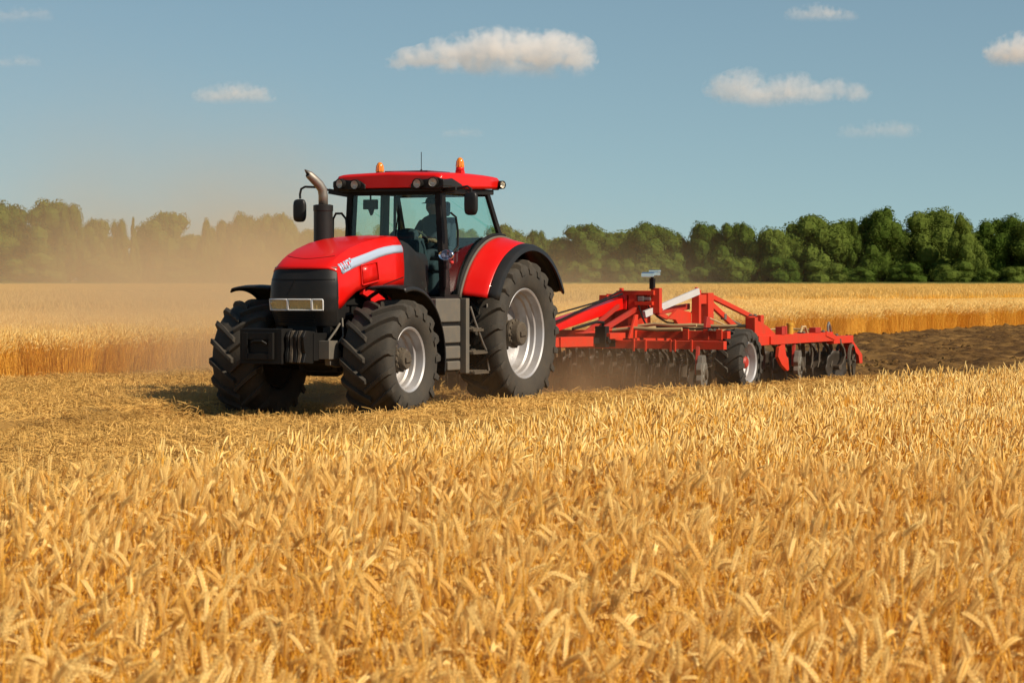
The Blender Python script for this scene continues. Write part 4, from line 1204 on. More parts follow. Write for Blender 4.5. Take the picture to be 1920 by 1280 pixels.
# scraper shank and small side disc
mb = MB(); mb.prism([(-6.98, .84), (-6.72, .74), (-6.68, .58), (-6.85, .45), (-7.12, .34), (-7.20, .36), (-7.16, .55), (-7.06, .60), (-7.02, .70)], 2.60, 2.66); hb(mb, 'scraper_plate', RD)

def disc_mb(r, notch=9):
    """a dished, notched harrow disc turned about the y axis"""
    mb = MB(); n = 54; rows = []
    for f, y in ((.12, -.045), (.4, -.04), (.75, -.018), (1.0, 0)):
        rows.append([(r * (f if f < 1 else (1 - .09 * (0.5 + .5 * math.cos(notch * 2 * math.pi * k / n)) ** 3)) * math.sin(2 * math.pi * k / n), y,
                      r * (f if f < 1 else (1 - .09 * (0.5 + .5 * math.cos(notch * 2 * math.pi * k / n)) ** 3)) * math.cos(2 * math.pi * k / n)) for k in range(n)])
    mb.grid(rows, close_u=True); mb.f.append(list(range(n))); mb.m.append(0)
    return mb
def star_disc(u, v, w, r):
    mb = MB(); n = 48; rows = []
    def rr(k): return r * (1 - .16 * (.5 + .5 * math.cos(8 * 2 * math.pi * k / n)) ** 2)
    for f, y in ((.28, .06), (.55, .065), (.62, .045), (1.0, .04), (1.0, -.04), (.5, -.05)):
        rows.append([(rr(k) * f * math.sin(2 * math.pi * k / n), y, rr(k) * f * math.cos(2 * math.pi * k / n)) for k in range(n)])
    mb.grid(rows, close_u=True); mb.f.append(list(range(n))); mb.m.append(0)
    o = mb.build('side_roller', M['grey_steel'], HR, bevel=.006); o.location = (u + 6, v, w); o.rotation_euler = (0, 0, R(12))
    mb = MB(); mb.lathe([(.08, .03), (.08, .09), (0, .09)], n=12); mb.build('roller_hub', M['mud'], o)
    mb = MB(); mb.beam((0, -.08, 0), (-.12, -.08, .42), .05, .08); mb.build('roller_arm', RK, o, bevel=.004)
star_disc(-3.45, 2.60, .40, .31); star_disc(-7.45, 2.72, .42, .27)
dsk = disc_mb(.31).build('disc', M['disc'], HR, angle=40)
s_ = dsk.modifiers.new('plate', 'SOLIDIFY'); s_.thickness = .008
mb = MB()
mb.tube([(0, -.06, 0), (0, .10, 0)], .045, 10)
mb.grid([[Vector((x + dx, y, z)) for dx, y in ((-.02, .02), (.02, .02), (.02, .085), (-.02, .085))] for x, z in ((0, 0), (-.10, .10), (-.15, .22), (-.10, .34), (.0, .42), (.02, .50))], close_u=True)
arm = mb.build('disc_arm', M['disc_arm'], dsk, bevel=.004)
first = True; rq = random.Random(3)
for (u, ang, n, v0, v1) in ((-3.95, 17, 20, -2.5, 2.05), (-4.85, -17, 20, -2.4, 2.0), (-8.3, 17, 21, -2.5, 2.45), (-9.75, -17, 21, -2.4, 2.6)):
    for k in range(n):
        d = dsk if first else copy_tree(dsk, HR); first = False
        d.location = (u + 6 + rq.uniform(-.02, .02), v0 + (v1 - v0) * k / (n - 1), .31 + rq.uniform(-.015, .015))
        d.rotation_euler = (0, rq.uniform(-.1, .1), R(ang + rq.uniform(-2, 2)))
# packer ring at the rear corner
for v in (2.45, 2.68, 2.2, 1.95):
    mb = MB(); mb.lathe([(.27, -.03), (.30, -.02), (.30, .02), (.27, .03)], n=40, closed=True)
    for k in range(4):
        t = k * math.pi / 2 + .4; mb.beam((0, 0, 0), (.28 * math.sin(t), 0, .28 * math.cos(t)), .03, .02)
    o = mb.build('packer_ring', M['mud'], HR); o.location = (-10.35 + 6, v, .42); o.rotation_euler = (0, 0, R(8))
mb = MB(); mb.tube([(-10.35, -2.6, .42), (-10.35, 2.75, .42)], .03, 8); mb.beam((-10.35, 2.35, .42), (-10.1, 2.35, .80), .04, .08); hb(mb, 'packer_axle', M['mud'])

# clutter of a working implement: slack hoses, springs, bolts, tines and brackets
def hose(pts, r=.018, m=None):
    mb = MB(); P_ = [Vector(p) for p in pts]; out = []
    for i in range(len(P_) - 1):
        a, b = P_[max(0, i - 1)], P_[i]; c, d = P_[i + 1], P_[min(len(P_) - 1, i + 2)]
        for k in range(5):
            t = k / 5; out.append(.5 * ((2 * b) + (c - a) * t + (2 * a - 5 * b + 4 * c - d) * t * t + (3 * b - a - 3 * c + d) * t ** 3))
    out.append(P_[-1]); mb.tube(out, r, 7); hb(mb, 'hydraulic_hose', m or M['frame_black'], bevel=0)
hose([(-1.4, .10, 1.0), (-2.4, .16, 1.15), (-3.4, .14, 1.20), (-4.6, .12, 1.40), (-6.1, .10, 1.62)])
hose([(-1.4, -.06, 1.0), (-2.6, .05, 1.19), (-3.8, .02, 1.33), (-5.2, .06, 1.50), (-6.2, .04, 1.68)], .014)
hose([(-6.3, .40, 1.52), (-6.6, .52, 1.25), (-7.1, .60, 1.12), (-7.6, .72, 1.28), (-7.7, .80, 1.45)], .016)
hose([(-6.3, .30, 1.46), (-5.6, .75, 1.12), (-5.0, 1.2, 1.10), (-4.7, 1.9, 1.08), (-4.65, 2.4, 1.09)], .016)
hose([(-8.0, .9, 1.2), (-8.6, 1.3, .98), (-9.2, 1.8, 1.0), (-9.3, 2.4, .98)], .016, M['hose'])
hose([(-7.6, 1.0, .98), (-7.2, 1.5, 1.04), (-6.9, 2.0, .98), (-6.5, 2.5, 1.0)], .02, M['hose'])
for u, v in ((-6.75, 2.3), (-7.6, 2.35), (-8.1, 2.45), (-8.55, 2.5), (-9.05, 2.45), (-9.6, 2.5)):
    mb = MB(); mb.tube([(u, v, .82), (u - .10, v + .02, .74), (u - .16, v + .03, .60), (u - .12, v + .04, .45), (u - .02, v + .05, .34)], [.022, .022, .02, .018, .010], 7)
    mb.box(u - .05, u + .05, v - .05, v + .05, .76, .86); hb(mb, 'spring_tine', M['disc_arm'] if u > -8.3 else M['mud'], bevel=.004)
for v in (1.05, 1.62, 2.1, 2.55):
    mb = MB(); mb.tube([(-3.86 + .05 * math.cos(k * .9), v + .05 * math.sin(k * .9), .50 + .011 * k) for k in range(28)], .010, 5)
    hb(mb, 'coil_spring', M['disc_arm'], bevel=0)
for u, v, w in ((-4.52, .70, 1.05), (-4.52, 1.3, 1.05), (-4.52, 1.68, 1.05), (-4.52, 2.35, 1.05), (-6.2, 1.1, .94), (-6.2, 2.0, .94), (-5.65, 2.60, 1.27), (-7.9, 2.62, .955), (-8.9, 2.62, .955), (-9.6, 2.62, .88)):
    mb = MB(); mb.box(u - .05, u + .05, v - .06, v + .06, w, w + .016)
    for a, b in ((-.03, -.04), (.03, -.04), (-.03, .04), (.03, .04)): mb.lathe([(0, w + .016), (.014, w + .016), (.014, w + .034), (0, w + .036)], c=(u + a, v + b, 0), axis='z', n=6)
    hb(mb, 'clamp_plate', M['grey_steel'], bevel=.003)
mb = MB(); mb.prism([(-4.2, .92), (-4.5, .92), (-4.56, 1.30), (-4.46, 1.30)], 1.02, 1.06); hb(mb, 'upright_bracket', RD)
mb = MB(); mb.prism([(-5.2, .92), (-5.5, .92), (-5.42, 1.26), (-5.30, 1.26)], 1.9, 1.95); hb(mb, 'upright_bracket', RK)
mb = MB(); mb.box(-3.78, -3.72, .80, 1.02, .80, .90); hb(mb, 'rail_shoe', M['frame_black'])
mb = MB(); mb.beam((-6.9, 2.2, .88), (-9.2, 1.4, .92), .08, .09); hb(mb, 'brace', RK)
mb = MB(); mb.beam((-6.9, 1.5, .90), (-8.9, 2.3, .90), .07, .08); hb(mb, 'brace', RD)

# ================================================================== TREES
def leaf_mat(name, ca, cb):
    m = bpy.data.materials.new(name); m.use_nodes = True
    n, l = m.node_tree.nodes, m.node_tree.links; n.clear()
    oi = n.new('ShaderNodeObjectInfo'); tc = n.new('ShaderNodeTexCoord')
    nz = n.new('ShaderNodeTexNoise'); nz.inputs['Scale'].default_value = 9; nz.inputs['Detail'].default_value = 4
    l.new(tc.outputs['Object'], nz.inputs['Vector'])
    ad = n.new('ShaderNodeMath'); ad.operation = 'MULTIPLY_ADD'; ad.inputs[1].default_value = .55
    l.new(oi.outputs['Random'], ad.inputs[0]); l.new(nz.outputs['Fac'], ad.inputs[2])
    mr = n.new('ShaderNodeMapRange'); mr.inputs[1].default_value = .35; mr.inputs[2].default_value = 1.15
    l.new(ad.outputs[0], mr.inputs[0])
    mx = n.new('ShaderNodeMix'); mx.data_type = 'RGBA'; mx.inputs[6].default_value = (*ca, 1); mx.inputs[7].default_value = (*cb, 1)
    l.new(mr.outputs[0], mx.inputs[0])
    d = n.new('ShaderNodeBsdfDiffuse'); t = n.new('ShaderNodeBsdfTranslucent'); s = n.new('ShaderNodeMixShader'); s.inputs[0].default_value = .32
    o = n.new('ShaderNodeOutputMaterial')
    l.new(mx.outputs[2], d.inputs[0]); l.new(mx.outputs[2], t.inputs[0]); l.new(d.outputs[0], s.inputs[1]); l.new(t.outputs[0], s.inputs[2]); l.new(s.outputs[0], o.inputs[0])
    return m
M['foliage'] = leaf_mat('tree_foliage', (.052, .092, .014), (.135, .175, .034))
M['bark'] = mat('bark', (.06, .045, .03), .9, var=1, dust=.5, dscale=6)

def crown_mesh(seed, kind):
    """unit crown: 1 high, 1 wide; many leaf-clump faces over lobes"""
    r = np.random.default_rng(seed); lob = []
    def addl(x, y, z, q): lob.append((x, y, z, q))
    if kind == 'round':
        addl(0, 0, .55, .27); addl(0, 0, .32, .28)
        for _ in range(26):
            a, t = r.uniform(0, 6.28), r.uniform(.12, .86); rad = .36 * math.sin(math.pi * min(1, t * .80 + .18)) ** .7
            addl(rad * math.cos(a), rad * math.sin(a), t, r.uniform(.11, .19))
        for _ in range(7):
            a = r.uniform(0, 6.28); q = r.uniform(.0, .20); addl(q * math.cos(a), q * math.sin(a), r.uniform(.78, .88), r.uniform(.09, .14))
    elif kind == 'tall':
        addl(0, 0, .6, .22); addl(0, 0, .35, .25); addl(.02, 0, .8, .14)
        for _ in range(26):
            a, t = r.uniform(0, 6.28), r.uniform(.10, .9); rad = .36 * (1 - .75 * max(0, t - .3) / .7)
            addl(rad * math.cos(a), rad * math.sin(a), t, r.uniform(.08, .16))
    elif kind == 'cone':
        for k in range(24):
            t = k / 23; a = r.uniform(0, 6.28); rad = .34 * (1 - t) ; addl(rad * math.cos(a), rad * math.sin(a), .06 + t * .88, .05 + .14 * (1 - t))
        addl(0, 0, .3, .24); addl(0, 0, .55, .15); addl(0, 0, .75, .09)
    elif kind == 'thin':
        for k in range(22):
            t = r.uniform(.15, .95); a = r.uniform(0, 6.28); rad = r.uniform(.1, .36); addl(rad * math.cos(a), rad * math.sin(a), t, r.uniform(.05, .10))
        addl(0, 0, .4, .15); addl(0, 0, .65, .12)
    else:                                           # bush
        for _ in range(20):
            a, t = r.uniform(0, 6.28), r.uniform(.05, .75); rad = .36 * (1 - .5 * t); addl(rad * math.cos(a), rad * math.sin(a), t, r.uniform(.12, .24))
        addl(0, 0, .35, .32)
    L_ = np.array(lob); P_, N_, S_ = [], [], []
    for i, (x, y, z, q) in enumerate(lob):
        n = int(4600 * q ** 1.5) + 60
        d = r.normal(size=(n, 3)); d /= np.linalg.norm(d, axis=1)[:, None]
        rad = q * (1 + r.normal(0, .055, n))
        p = np.array([x, y, z]) + d * rad[:, None]
        dist = np.linalg.norm(p[:, None] - L_[None, :, :3], axis=2) / L_[None, :, 3]
        k = (dist.min(1) > .78) & (p[:, 2] > .02)
        P_.append(p[k]); N_.append(d[k])
    P = np.concatenate(P_); N = np.concatenate(N_); n = len(P)
    N = N + r.normal(0, .45, (n, 3)); N /= np.linalg.norm(N, axis=1)[:, None]
    T1 = np.cross(N, r.normal(size=(n, 3))); T1 /= np.linalg.norm(T1, axis=1)[:, None]; T2 = np.cross(N, T1)
    sz = r.uniform(.007, .017, n)[:, None]
    V4 = np.stack([P - T1 * sz, P - T2 * sz * .7 + N * sz * .2, P + T1 * sz, P + T2 * sz * .7 + N * sz * .2], 1).reshape(-1, 3)
    vs = V4.tolist(); fs = [[4 * i, 4 * i + 1, 4 * i + 2, 4 * i + 3] for i in range(n)]
    for (x, y, z, q) in lob:                         # leafy cores keep the middle dense
        o = len(vs); k = 8; m = 6
        for a in range(m + 1):
            for b in range(k):
                t, f = math.pi * a / m, 2 * math.pi * b / k; g_ = q * .80 * r.uniform(.85, 1.08)
                vs.append([x + g_ * math.sin(t) * math.cos(f), y + g_ * math.sin(t) * math.sin(f), max(.02, z + g_ * math.cos(t))])
        for a in range(m):
            for b in range(k):
                fs.append([o + a * k + b, o + a * k + (b + 1) % k, o + (a + 1) * k + (b + 1) % k, o + (a + 1) * k + b])
    me = bpy.data.meshes.new('crown_' + kind); me.from_pydata(vs, [], fs); me.materials.append(M['foliage'])
    return me
def trunk_mesh(seed):
    r = random.Random(seed); mb = MB()
    mb.tube([(0, 0, 0), (.004, 0, .10), (-.004, .004, .22), (.006, 0, .40), (0, 0, .62)], [.034, .026, .022, .016, .006], 8)
    for k in range(6):
        a = r.uniform(0, 6.28); z = r.uniform(.16, .4); q = r.uniform(.14, .26)
        mb.tube([(0, 0, z), (q * .5 * math.cos(a), q * .5 * math.sin(a), z + .08), (q * math.cos(a), q * math.sin(a), z + .22)], [.012, .009, .004], 6)
    return mb.mesh('trunk', [M['bark']])
CR = {'round': [crown_mesh(s, 'round') for s in (1, 2, 3, 4)], 'tall': [crown_mesh(s, 'tall') for s in (11, 12, 13)],
      'cone': [crown_mesh(21, 'cone')], 'thin': [crown_mesh(31, 'thin')], 'bush': [crown_mesh(s, 'bush') for s in (41, 42, 43)]}
TR = [trunk_mesh(5), trunk_mesh(6)]
def tree(name, x, y, w, h, kind, var, rz, label, cat, group):
    e = empty(name, (x, y, 0), rz)
    tag(e, label, cat, group)
    for nm, me in (('crown', CR[kind][var % len(CR[kind])]), ('trunk', TR[var % 2])):
        o = bpy.data.objects.new(nm, me); COL.objects.link(o); o.parent = e; o.scale = (w, w, h)
    return e
TREES = [
    ('tree', -108.36, 544.5, 18.30, 16.79, 'round', 1, 'dust-veiled tree cut off by the left border of the photo', 'dusty trees along the left of the field'),
    ('tree', -103.52, 551.8, 14.21, 17.98, 'round', 7, 'first full broad tree from the left, beside the one cut by the border', 'dusty trees along the left of the field'),
    ('tree', -95.41, 543.3, 14.60, 18.17, 'round', 1, 'tallest dusty tree at the far left with a domed crown', 'dusty trees along the left of the field'),
    ('tree', -89.64, 541.3, 9.09, 17.20, 'tall', 8, 'narrower tree on the right shoulder of the tallest left tree', 'dusty trees along the left of the field'),
    ('tree', -86.54, 554.8, 9.32, 15.07, 'round', 0, 'small rounded dusty tree left of the thin ragged one', 'dusty trees along the left of the field'),
    ('tree', -80.34, 544.3, 6.34, 14.10, 'tall', 8, 'thin ragged low tree between the small rounded tree and the pointed one', 'dusty trees along the left of the field'),
    ('tree', -77.59, 546.4, 4.65, 14.77, 'cone', 2, 'small pointed conical tree in the dusty row', 'dusty trees along the left of the field'),
    ('tree', -71.72, 553.4, 14.63, 16.48, 'round', 4, 'broad domed tree deepest in the dust, just right of the pointed tree', 'dusty trees along the left of the field'),
    ('tree', -62.69, 544.2, 6.10, 14.20, 'tall', 0, 'thin wispy tree just right of the broad dust-deep dome', 'dusty trees along the left of the field'),
    ('tree', -60.21, 553.4, 8.18, 14.60, 'round', 4, 'low rounded tree left of the tall pair by the exhaust mirror', 'dusty trees along the left of the field'),
    ('tree', -54.42, 553.0, 9.91, 15.58, 'round', 3, 'left one of the tall dusty pair left of the tractor mirror', 'dusty trees along the left of the field'),
    ('tree', -48.15, 543.5, 11.20, 15.89, 'round', 4, 'right one and taller of the dusty pair left of the tractor mirror', 'dusty trees along the left of the field'),
    ('tree', -42.71, 550.4, 9.86, 12.11, 'round', 5, 'low dusty tree behind the exhaust stack of the tractor', 'dusty trees along the left of the field'),
    ('tree', -34.71, 542.3, 11.54, 12.17, 'round', 9, 'tree seen past the handrail left of the tractor cab', 'trees behind the tractor'),
    ('tree', -26.76, 546.1, 12.23, 12.81, 'tall', 6, 'tree seen through the cab windshield', 'trees behind the tractor'),
    ('tree', -18.10, 548.6, 12.90, 12.07, 'round', 2, 'tree behind the seat and the pillar of the tractor cab', 'trees behind the tractor'),
    ('tree', -10.02, 544.7, 11.59, 12.66, 'round', 4, 'tree seen through the side window of the cab', 'trees behind the tractor'),
    ('tree', -1.84, 542.3, 11.66, 13.48, 'round', 8, 'bright green tree rising directly right of the cab', 'green trees along the right of the field'),
    ('tree', 5.09, 553.6, 6.45, 12.50, 'round', 0, 'slim small tree between the cab and the first gap in the row', 'green trees along the right of the field'),
    ('tree', 10.21, 554.6, 7.70, 10.41, 'round', 9, 'low tree in the dip left of the first big dome', 'green trees along the right of the field'),
    ('tree', 15.44, 551.6, 14.58, 13.78, 'round', 4, 'broad domed tree above the red drawbar of the harrow', 'green trees along the right of the field'),
    ('tree', 21.82, 553.7, 8.19, 11.95, 'round', 8, 'smaller tree leaning on the right of the drawbar dome', 'green trees along the right of the field'),
    ('tree', 28.50, 543.9, 13.65, 13.73, 'round', 6, 'domed tree directly above the camera post of the harrow', 'green trees along the right of the field'),
    ('tree', 35.31, 550.0, 7.64, 11.33, 'tall', 6, 'low narrow tree in the dip above the harrow rear mast', 'green trees along the right of the field'),
    ('tree', 40.54, 547.8, 10.31, 13.48, 'round', 3, 'left half of the wide twin crown above the harrow wheel', 'green trees along the right of the field'),
    ('tree', 45.61, 545.6, 11.24, 13.98, 'round', 0, 'right half of the wide twin crown above the harrow wheel', 'green trees along the right of the field'),
    ('tree', 52.92, 542.2, 11.17, 12.28, 'round', 7, 'mid height tree left of the big sunlit dome', 'green trees along the right of the field'),
    ('tree', 62.52, 550.4, 17.51, 15.74, 'round', 4, 'big sunlit domed tree above the rear end of the harrow', 'green trees along the right of the field'),
    ('tree', 69.37, 548.8, 8.11, 14.53, 'tall', 7, 'narrow tree squeezed between the big sunlit dome and the tallest tree', 'green trees along the right of the field'),
    ('tree', 75.56, 551.5, 13.84, 16.98, 'round', 2, 'tallest tree of the green row on the right', 'green trees along the right of the field'),
    ('tree', 85.84, 556.0, 18.68, 16.55, 'round', 3, 'very broad dark tree right of the tallest one', 'green trees along the right of the field'),
    ('tree', 92.36, 542.0, 10.20, 15.14, 'tall', 3, 'upright tree between the very broad one and the right end of the row', 'green trees along the right of the field'),
    ('tree', 100.42, 550.5, 13.81, 14.97, 'round', 7, 'last full tree before the right border of the photo', 'green trees along the right of the field'),
    ('tree', 108.48, 545.1, 14.65, 14.30, 'round', 5, 'tree cut off by the right border of the photo', 'green trees along the right of the field'),
    ('bush', 21.07, 532.1, 8.82, 7.30, 'bush', 9, 'rounded bush at the wood edge above the harrow drawbar', 'bushes along the wood edge'),
    ('bush', 32.09, 531.2, 9.28, 5.76, 'bush', 8, 'low bush at the wood edge above the white strut of the harrow', 'bushes along the wood edge'),
    ('bush', 5.09, 530.4, 8.32, 6.85, 'bush', 5, 'bush at the wood edge just right of the red rear fender', 'bushes along the wood edge'),
    ('bush', 43.65, 529.7, 11.27, 7.72, 'bush', 0, 'large bush under the wide twin crown', 'bushes along the wood edge'),
    ('bush', 53.40, 534.0, 9.57, 6.88, 'bush', 4, 'bush under the tree left of the big sunlit dome', 'bushes along the wood edge'),
    ('bush', 68.40, 534.4, 10.05, 5.12, 'bush', 9, 'low bush at the foot of the narrow squeezed tree', 'bushes along the wood edge'),
    ('bush', 79.19, 535.0, 9.11, 5.57, 'bush', 1, 'bush under the very broad dark tree', 'bushes along the wood edge'),
    ('bush', 94.36, 531.3, 7.14, 4.45, 'bush', 2, 'small light bush standing in front of the last trees on the right', 'bushes along the wood edge'),
    ('bush', 100.37, 531.0, 7.14, 5.32, 'bush', 0, 'bush at the foot of the tree cut by the right border', 'bushes along the wood edge'),
    ('bush', 14.29, 529.3, 9.49, 6.18, 'bush', 1, 'low bush under the broad dome above the drawbar', 'bushes along the wood edge'),
    ('bush', 62.63, 535.3, 10.79, 5.90, 'bush', 4, 'bush at the foot of the big sunlit dome', 'bushes along the wood edge'),
    ('bush', 88.67, 534.1, 10.05, 6.00, 'bush', 5, 'bush between the very broad tree and the upright one', 'bushes along the wood edge'),
    ('bush', -95.24, 529.1, 13.04, 7.71, 'bush', 4, 'dusty bush under the tallest tree on the far left', 'bushes along the wood edge'),
    ('bush', -80.75, 531.3, 11.90, 7.73, 'bush', 2, 'dusty bush under the small rounded tree', 'bushes along the wood edge'),
    ('bush', -65.20, 534.4, 11.97, 7.33, 'bush', 6, 'dusty bush under the wispy tree', 'bushes along the wood edge'),
    ('bush', -51.36, 535.0, 11.98, 7.77, 'bush', 9, 'dusty bush under the tall pair', 'bushes along the wood edge'),
    ('bush', 26.69, 533.8, 7.65, 5.56, 'bush', 1, 'small bush below the domed tree above the camera post', 'bushes along the wood edge'),
    ('bush', 38.24, 531.1, 7.14, 5.32, 'bush', 3, 'small bush left of the large bush under the twin crown', 'bushes along the wood edge'),
    ('tree', -116.18, 569.5, 15.52, 12.68, 'round', 9, 'dark tree standing in the back row, filling gaps behind the front trees', 'back row of trees'),
    ('tree', -104.93, 566.6, 14.01, 13.77, 'round', 2, 'dark tree standing in the back row, filling gaps behind the front trees', 'back row of trees'),
    ('tree', -97.06, 574.0, 19.27, 10.51, 'round', 7, 'dark tree standing in the back row, filling gaps behind the front trees', 'back row of trees'),
    ('tree', -85.13, 566.8, 15.02, 11.36, 'round', 0, 'dark tree standing in the back row, filling gaps behind the front trees', 'back row of trees'),
    ('tree', -76.06, 574.5, 19.15, 11.05, 'round', 8, 'dark tree standing in the back row, filling gaps behind the front trees', 'back row of trees'),
    ('tree', -65.70, 567.7, 19.06, 11.81, 'round', 8, 'dark tree standing in the back row, filling gaps behind the front trees', 'back row of trees'),
    ('tree', -56.87, 568.8, 17.34, 9.95, 'round', 3, 'dark tree standing in the back row, filling gaps behind the front trees', 'back row of trees'),
    ('tree', -48.31, 571.9, 14.28, 11.47, 'round', 3, 'dark tree standing in the back row, filling gaps behind the front trees', 'back row of trees'),
    ('tree', -38.15, 568.6, 15.11, 11.38, 'round', 0, 'dark tree standing in the back row, filling gaps behind the front trees', 'back row of trees'),
    ('tree', -29.33, 569.2, 15.09, 11.85, 'round', 4, 'dark tree standing in the back row, filling gaps behind the front trees', 'back row of trees'),
    ('tree', -20.93, 573.9, 18.91, 12.42, 'round', 9, 'dark tree standing in the back row, filling gaps behind the front trees', 'back row of trees'),
    ('tree', -11.67, 577.1, 17.60, 10.32, 'round', 0, 'dark tree standing in the back row, filling gaps behind the front trees', 'back row of trees'),
    ('tree', -2.05, 578.2, 15.34, 12.39, 'round', 2, 'dark tree standing in the back row, filling gaps behind the front trees', 'back row of trees'),
    ('tree', 7.13, 575.0, 18.29, 10.90, 'round', 6, 'dark tree standing in the back row, filling gaps behind the front trees', 'back row of trees'),
    ('tree', 16.66, 569.8, 17.54, 10.83, 'round', 6, 'dark tree standing in the back row, filling gaps behind the front trees', 'back row of trees'),
    ('tree', 27.83, 579.5, 19.32, 12.46, 'round', 3, 'dark tree standing in the back row, filling gaps behind the front trees', 'back row of trees'),
    ('tree', 36.30, 579.6, 14.94, 10.36, 'round', 0, 'dark tree standing in the back row, filling gaps behind the front trees', 'back row of trees'),
    ('tree', 46.40, 572.6, 16.49, 10.79, 'round', 6, 'dark tree standing in the back row, filling gaps behind the front trees', 'back row of trees'),
    ('tree', 57.72, 578.9, 14.28, 12.08, 'round', 0, 'dark tree standing in the back row, filling gaps behind the front trees', 'back row of trees'),
    ('tree', 67.43, 576.8, 16.26, 14.14, 'round', 6, 'dark tree standing in the back row, filling gaps behind the front trees', 'back row of trees'),
    ('tree', 76.99, 568.8, 18.49, 13.37, 'round', 9, 'dark tree standing in the back row, filling gaps behind the front trees', 'back row of trees'),
    ('tree', 86.62, 572.6, 18.08, 12.74, 'round', 8, 'dark tree standing in the back row, filling gaps behind the front trees', 'back row of trees'),
    ('tree', 95.18, 567.6, 17.52, 14.31, 'round', 8, 'dark tree standing in the back row, filling gaps behind the front trees', 'back row of trees'),
    ('tree', 106.26, 571.1, 14.78, 13.30, 'round', 8, 'dark tree standing in the back row, filling gaps behind the front trees', 'back row of trees'),
    ('tree', 116.04, 567.0, 15.73, 13.85, 'round', 8, 'dark tree standing in the back row, filling gaps behind the front trees', 'back row of trees'),
]
for i, (nm, x, y, w, h, kind, var, label, group) in enumerate(TREES):
    tree(nm, x, y, w, h, kind, var, random.uniform(0, 6.28), label, 'bush' if nm == 'bush' else 'tree', group)

# ================================================================== CLOUDS
WX = 1.55
def cloud(cx, cy_, cz, puffs, dens, label, rim):
    """a body of vapour: puffs (x, z, radius) in metres about the cloud's centre, thinning towards the rim of each puff"""
    r = random.Random(int(cx * 7 + cz)); bm = bmesh.new()
    m = bpy.data.materials.new('cloud_vapour'); m.use_nodes = True
    n, l = m.node_tree.nodes, m.node_tree.links; n.clear()
    tc = n.new('ShaderNodeTexCoord')
    def noise(scale, det):
        z = n.new('ShaderNodeTexNoise'); z.inputs['Scale'].default_value = scale; z.inputs['Detail'].default_value = det; z.inputs['Roughness'].default_value = .6
        l.new(tc.outputs['Object'], z.inputs['Vector']); return z
    acc = None
    sq = n.new('ShaderNodeVectorMath'); sq.operation = 'MULTIPLY'; sq.inputs[1].default_value = (1 / WX, 1 / 1.2, 1); l.new(tc.outputs['Object'], sq.inputs[0])
    for x, z, q in puffs:
        y = r.uniform(-.6, .6) * q
        bmesh.ops.create_icosphere(bm, subdivisions=2, radius=1, matrix=Matrix.Translation((x, y, z)) @ Matrix.Diagonal((q * 1.15 * WX, q * 1.4, q * 1.15, 1)))
        d = n.new('ShaderNodeVectorMath'); d.operation = 'DISTANCE'; d.inputs[1].default_value = (x / WX, y / 1.2, z); l.new(sq.outputs[0], d.inputs[0])
        k = n.new('ShaderNodeMath'); k.operation = 'MULTIPLY_ADD'; k.inputs[1].default_value = -1 / q; k.inputs[2].default_value = 1; l.new(d.outputs['Value'], k.inputs[0])
        if acc is None: acc = k.outputs[0]
        else:
            a = n.new('ShaderNodeMath'); a.operation = 'SMOOTH_MAX'; a.inputs[2].default_value = .12; l.new(acc, a.inputs[0]); l.new(k.outputs[0], a.inputs[1]); acc = a.outputs[0]
    nz, n2 = noise(1.1 / rim, 6), noise(.32 / rim, 3)
    s0 = n.new('ShaderNodeMath'); s0.operation = 'MULTIPLY_ADD'; s0.inputs[1].default_value = 2.7; l.new(nz.outputs['Fac'], s0.inputs[0]); s0.inputs[2].default_value = -2.0
    sb = n.new('ShaderNodeMath'); sb.operation = 'MULTIPLY_ADD'; sb.inputs[1].default_value = 1.5; l.new(n2.outputs['Fac'], sb.inputs[0]); l.new(s0.outputs[0], sb.inputs[2])
    ad = n.new('ShaderNodeMath'); ad.operation = 'ADD'; l.new(acc, ad.inputs[0]); l.new(sb.outputs[0], ad.inputs[1])
    mr = n.new('ShaderNodeMapRange'); mr.inputs[1].default_value = .04; mr.inputs[2].default_value = .8; mr.inputs[4].default_value = dens; mr.interpolation_type = 'SMOOTHSTEP'
    l.new(ad.outputs[0], mr.inputs[0])
    sz = n.new('ShaderNodeSeparateXYZ'); l.new(tc.outputs['Object'], sz.inputs[0])      # flat soft base
    zb = min(z - .55 * q for _, z, q in puffs)
    fb = n.new('ShaderNodeMapRange'); fb.inputs[1].default_value = zb - rim * .2; fb.inputs[2].default_value = zb + rim * 2.0; fb.interpolation_type = 'SMOOTHSTEP'; l.new(sz.outputs[2], fb.inputs[0])
    mu = n.new('ShaderNodeMath'); mu.operation = 'MULTIPLY'; l.new(mr.outputs[0], mu.inputs[0]); l.new(fb.outputs[0], mu.inputs[1])
    v = n.new('ShaderNodeVolumePrincipled'); v.inputs['Color'].default_value = (.99, .985, .98, 1); v.inputs['Anisotropy'].default_value = 0.0
    l.new(mu.outputs[0], v.inputs['Density'])
    o_ = n.new('ShaderNodeOutputMaterial'); l.new(v.outputs[0], o_.inputs['Volume'])
    m.cycles.volume_step_rate = .5
    me = bpy.data.meshes.new('cloud'); bm.to_mesh(me); bm.free(); me.materials.append(m)
    o = bpy.data.objects.new('cloud', me); COL.objects.link(o); o.location = (cx, cy_, cz)
    rm = o.modifiers.new('hull', 'REMESH'); rm.mode = 'VOXEL'; rm.voxel_size = rim / 2.5
    return tag(o, label, 'cloud')
CD = 4000.0
